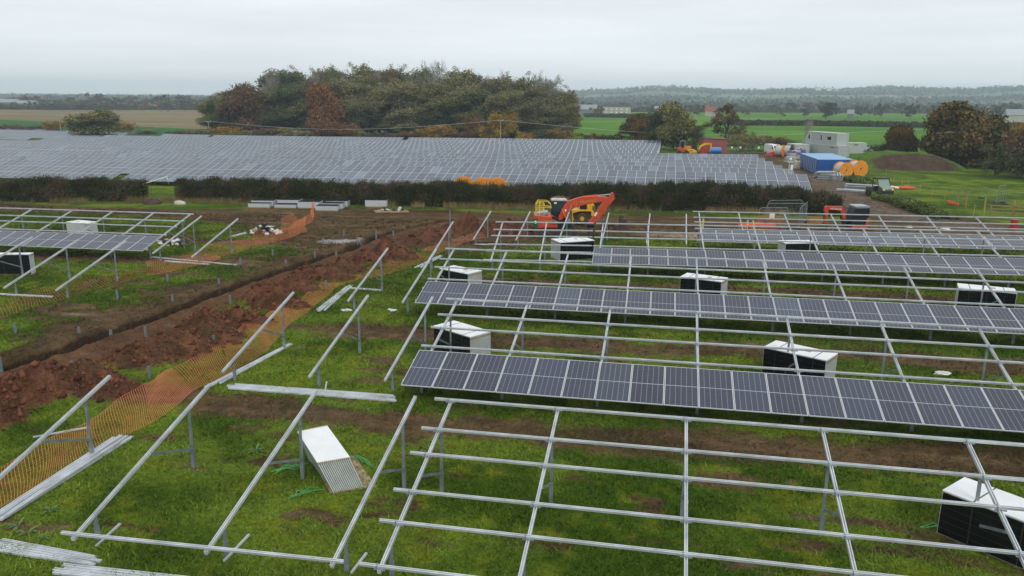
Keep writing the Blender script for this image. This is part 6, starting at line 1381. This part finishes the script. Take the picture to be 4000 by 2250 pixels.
o = thing('post_brace', 'timber brace joining the two thick strainer posts', 'brace', (0, 0, 0), 0); a, b_ = at(3738, 800), at(3770, 812); sub(o, 'bar', MB().bar(a+Vector((0, 0, 1.55)), b_+Vector((0, 0, 1.5)), .08, .08), M['wood'])
o = thing('timber_gate', 'low timber rail gate at the right edge of the track', 'gate', at(3868, 843), 0); e_ = at(4040, 850)-at(3868, 843)
for z in (1.05, .7, .35): sub(o, 'rail', MB().bar((0, 0, z), e_+Vector((0, 0, z)), .05, .1), M['wood'])
for px in (3958, 4020): q = at(px, 846)-at(3868, 843); sub(o, 'upright', MB().bar(q, q+Vector((0, 0, 1.1)), .1, .1), M['wood'])
tfence('galvanised mesh gate standing open above the timber gate', (3890, 800), (3918, 792), 2.0, None, 'temporary mesh fence panels'); tfence('galvanised mesh panel running right along the meadow', (3925, 800), (4060, 830), 1.6, None, 'temporary mesh fence panels', step=.3); tfence('low mesh run left of the open gate', (3832, 775), (3890, 792), 1.3, None, 'temporary mesh fence panels', step=.3)
# gap in hedge: fallen white tube
a, b_ = at(560, 738), at(655, 726); o = thing('white_tube', 'pale bent tube lying in the hedge gap', 'tube', a, 0); sub(o, 'tube', MB().pipe([Vector((0, 0, .6)), (b_-a)*.5+Vector((0, 0, .9)), (b_-a)+Vector((0, 0, 1.2)), (b_-a)*1.05+Vector((0, 0, .2))], .05), M['signw'])
for i, (px, py, s_) in enumerate(((595, 796, .9),)): 
    o = sub(None, 'soil_mound', MB().sphere((0, 0, 0), s_, 16, 8, (1.3, .8, .6), .2, zmin=0), M['soil_dk']); o.location = at(px, py); tag(o, 'small brown soil mound in the gateway gap', 'soil mound')
o = sub(None, 'boulder', MB().sphere((0, 0, .1), .55, 12, 8, (1.3, .8, .6), .15), M['concrete'], smooth=True); o.location = at(703, 798); tag(o, 'pale rounded boulder by the hedge', 'boulder')
# ---- power line
poles = [(237, 505, 453, 250), (818, 530, 474, 240), (1955, 541, 469, 218), (3140, 585, 500, 216)]
tops = []
for i, (px, by, ty, Y) in enumerate(poles):
    if i == 3: tops.append(atY(3600, 505, 215)); continue
    g = atY(px, by, Y); z = float(zg(g.x, Y)); t = atY(px, ty, Y); o = thing('power_pole', ['slim power pole at the far left behind the panels', 'slim power pole at the left foot of the wood', 'pale power pole in front of the wood centre'][i], 'power pole', (g.x, Y, z), 0, 'power poles of the line'); hh_ = t.z-z
    sub(o, 'pole', MB().tube((0, 0, -.5), (0, 0, hh_), .16, .11, n=10), M['barkpale']); sub(o, 'crossarm', MB().box((0, 0, hh_-.2), (1.6, .1, .12)), M['barkpale']); sub(o, 'insulator', MB().tube((-.7, 0, hh_-.1), (-.7, 0, hh_+.15), .06, n=6).tube((.7, 0, hh_-.1), (.7, 0, hh_+.15), .06, n=6), M['signw']); tops.append(t)
for i in range(3):
    a, b_ = tops[i], tops[i+1]; pts = [a.lerp(b_, t/14)-Vector((0, 0, 2.2*math.sin(math.pi*t/14)*((b_-a).length/90))) for t in range(15)]
    o = sub(None, 'power_line', MB().pipe(pts, .035, 4), M['cable']); tag(o, ['overhead wires from the far left pole to the next', 'overhead wires across the left half of the wood', 'overhead wires running right from the wood'][i], 'power line', 'overhead wires')
for px, by, ty, lab in ((2985, 560, 500, 'thin grey pole standing in the right green field'), (2840, 545, 520, 'thin pole by the lane'), ):
    g = atY(px, by, 235); z = float(zg(g.x, 235)); o = sub(None, 'thin_pole', MB().tube((0, 0, 0), (0, 0, atY(px, ty, 235).z-z), .09, n=8).box((0, 0, .1), (.3, .3, .2)), M['barkpale']); o.location = (g.x, 235, z); tag(o, lab, 'pole')
# ---- distant buildings
def barn(name, lab, px0, px1, by, ty, Y, roof, wall, ph=.45, wins=0):
    a, b_ = atY(px0, by, Y), atY(px1, by, Y); z = float(zg(a.x, Y)); h = atY(px0, ty, Y).z-z; ln = (b_-a).length; o = thing(name, lab, 'building', (a.x, Y, z), math.atan2((b_-a).y, (b_-a).x))
    eh = h*(1-ph); wdt = min(16, ln*.35); sub(o, 'wall', MB().box((ln/2, wdt/2, eh/2), (ln, wdt, eh)), M[wall]); sub(o, 'roof', MB().prism([(-.4, eh-.1), (wdt/2, h), (wdt+.4, eh-.1)], -.4, ln+.4, 'x'), M[roof])
    for k in range(wins):
        for zz in (.35, .72): sub(o, 'window', MB().box((ln*(k+.7)/(wins+.4), -.03, eh*zz), (ln*.05, .12, eh*.16)), M['signw'])
    if not wins and 'white door' in lab: sub(o, 'door', MB().box((ln*.3, -.05, eh*.4), (ln*.12, .12, eh*.8)), M['signw' if roof == 'barn' else 'slate'])
    return o
barn('long_barn', 'long grey-roofed barn at the right end of the wood', 2238, 2330, 435, 408, 720, 'barn', 'barnwall'); barn('terrace_house', 'long pale house with two rows of windows in the right distance', 2355, 2462, 435, 408, 700, 'slate', 'stone', .18, 5)
barn('farm_shed', 'dark shed with one white door left of the large dense tree', 2557, 2605, 434, 414, 600, 'barn', 'barnwall', .2); barn('farmhouse', 'low brown-roofed farmhouse behind the gnarled oak', 2755, 2805, 436, 416, 700, 'brick', 'stone'); barn('farm_shed', 'pale roofed shed half hidden in trees on the far left', -30, 62, 428, 386, 700, 'barn', 'barnwall', .35); barn('farm_shed', 'second pale roofed shed on the far left', 50, 130, 428, 392, 690, 'barn', 'barnwall', .35)
barn('farm_shed', 'small grey building below the distant trees, right of the single cabin', 3312, 3336, 440, 428, 650, 'barn', 'barnwall'); barn('farm_shed', 'pale long roofs beside the round dark tree in the distance', 3665, 3705, 440, 430, 650, 'barn', 'stone'); barn('farm_shed', 'pale roofs at the far right edge of the distance', 3935, 4030, 440, 426, 620, 'barn', 'stone')
for px, py, w_, lab in ((2672, 371, 14, 'tiny white farmhouse on the far hillside'), (3196, 347, 18, 'tiny pale building high on the far hills'), (3240, 349, 14, 'second tiny pale building high on the far hills')):
    Y = 2700; p = atY(px, py, Y); z = float(hill_z(np.array([p.x]), np.array([p.y]))[0]); o = thing('hill_house', lab, 'building', (p.x, p.y, p.z-3), RC); s_ = w_*Y/FPX; sub(o, 'wall', MB().box((0, 0, 2), (s_, 8, 7)), M['signw']); sub(o, 'roof', MB().prism([(-4.5, 5.5), (0, 8), (4.5, 5.5)], -s_/2, s_/2, 'x'), M['barn'])
# ---- weeds near the camera
for i, (px, py, s_) in enumerate([(70, 2060, .3), (110, 2085, .34), (165, 2110, .25), (200, 1998, .28), (1640, 1768, .3), (1000, 1765, .35)]):
    r_ = random.Random(i); mb = MB()
    for k in range(11):
        a = r_.uniform(0, 6.28); l_ = s_*r_.uniform(.5, 1); d = Vector((math.cos(a), math.sin(a), r_.uniform(.3, 1.0))); p1 = d*l_*.5; p2 = d*l_+Vector((0, 0, -l_*.35)); s = Vector((-math.sin(a), math.cos(a), 0))*l_*.13
        mb.add([(0, 0, 0), p1-s, p1+s, p2], [(0, 1, 3, 2)])
    o = mb.build('dock_weed', M['weed'] if 'weed' in M else M.setdefault('weed', mat('dock_leaf', (.10, .19, .045), .6, noise=(6, .3)))); o.location = at(px, py); tag(o, ['dock weed nearest the rail bundle at lower left', 'dock weed in the middle of the lower left clump', 'dock weed lowest of the clump', 'dock weed above the others near the bundle', 'small dock weed under the nearest rails', 'small dock weed right of the second frame'][i], 'plant', 'broad-leaved weeds in the grass')
# ---- air: one closed box of thin haze
hb = MB().box((0, 0, 0), (1, 1, 1)).build('haze', [])
hb.scale = (9000, 4300, 96); hb.location = (300, 1950, 41)
mv = D.materials.new('haze'); mv.use_nodes = True; n = mv.node_tree.nodes; l = mv.node_tree.links; n.remove(n['Principled BSDF'])
pv = n.new('ShaderNodeVolumePrincipled'); pv.inputs['Color'].default_value = (.74, .87, 1, 1); pv.inputs['Density'].default_value = .00025; pv.inputs['Anisotropy'].default_value = 0
l.new(pv.outputs[0], n['Material Output'].inputs['Volume']); hb.data.materials.clear(); hb.data.materials.append(mv); tag(hb, 'thin pale haze over the whole landscape', 'haze', kind='stuff')
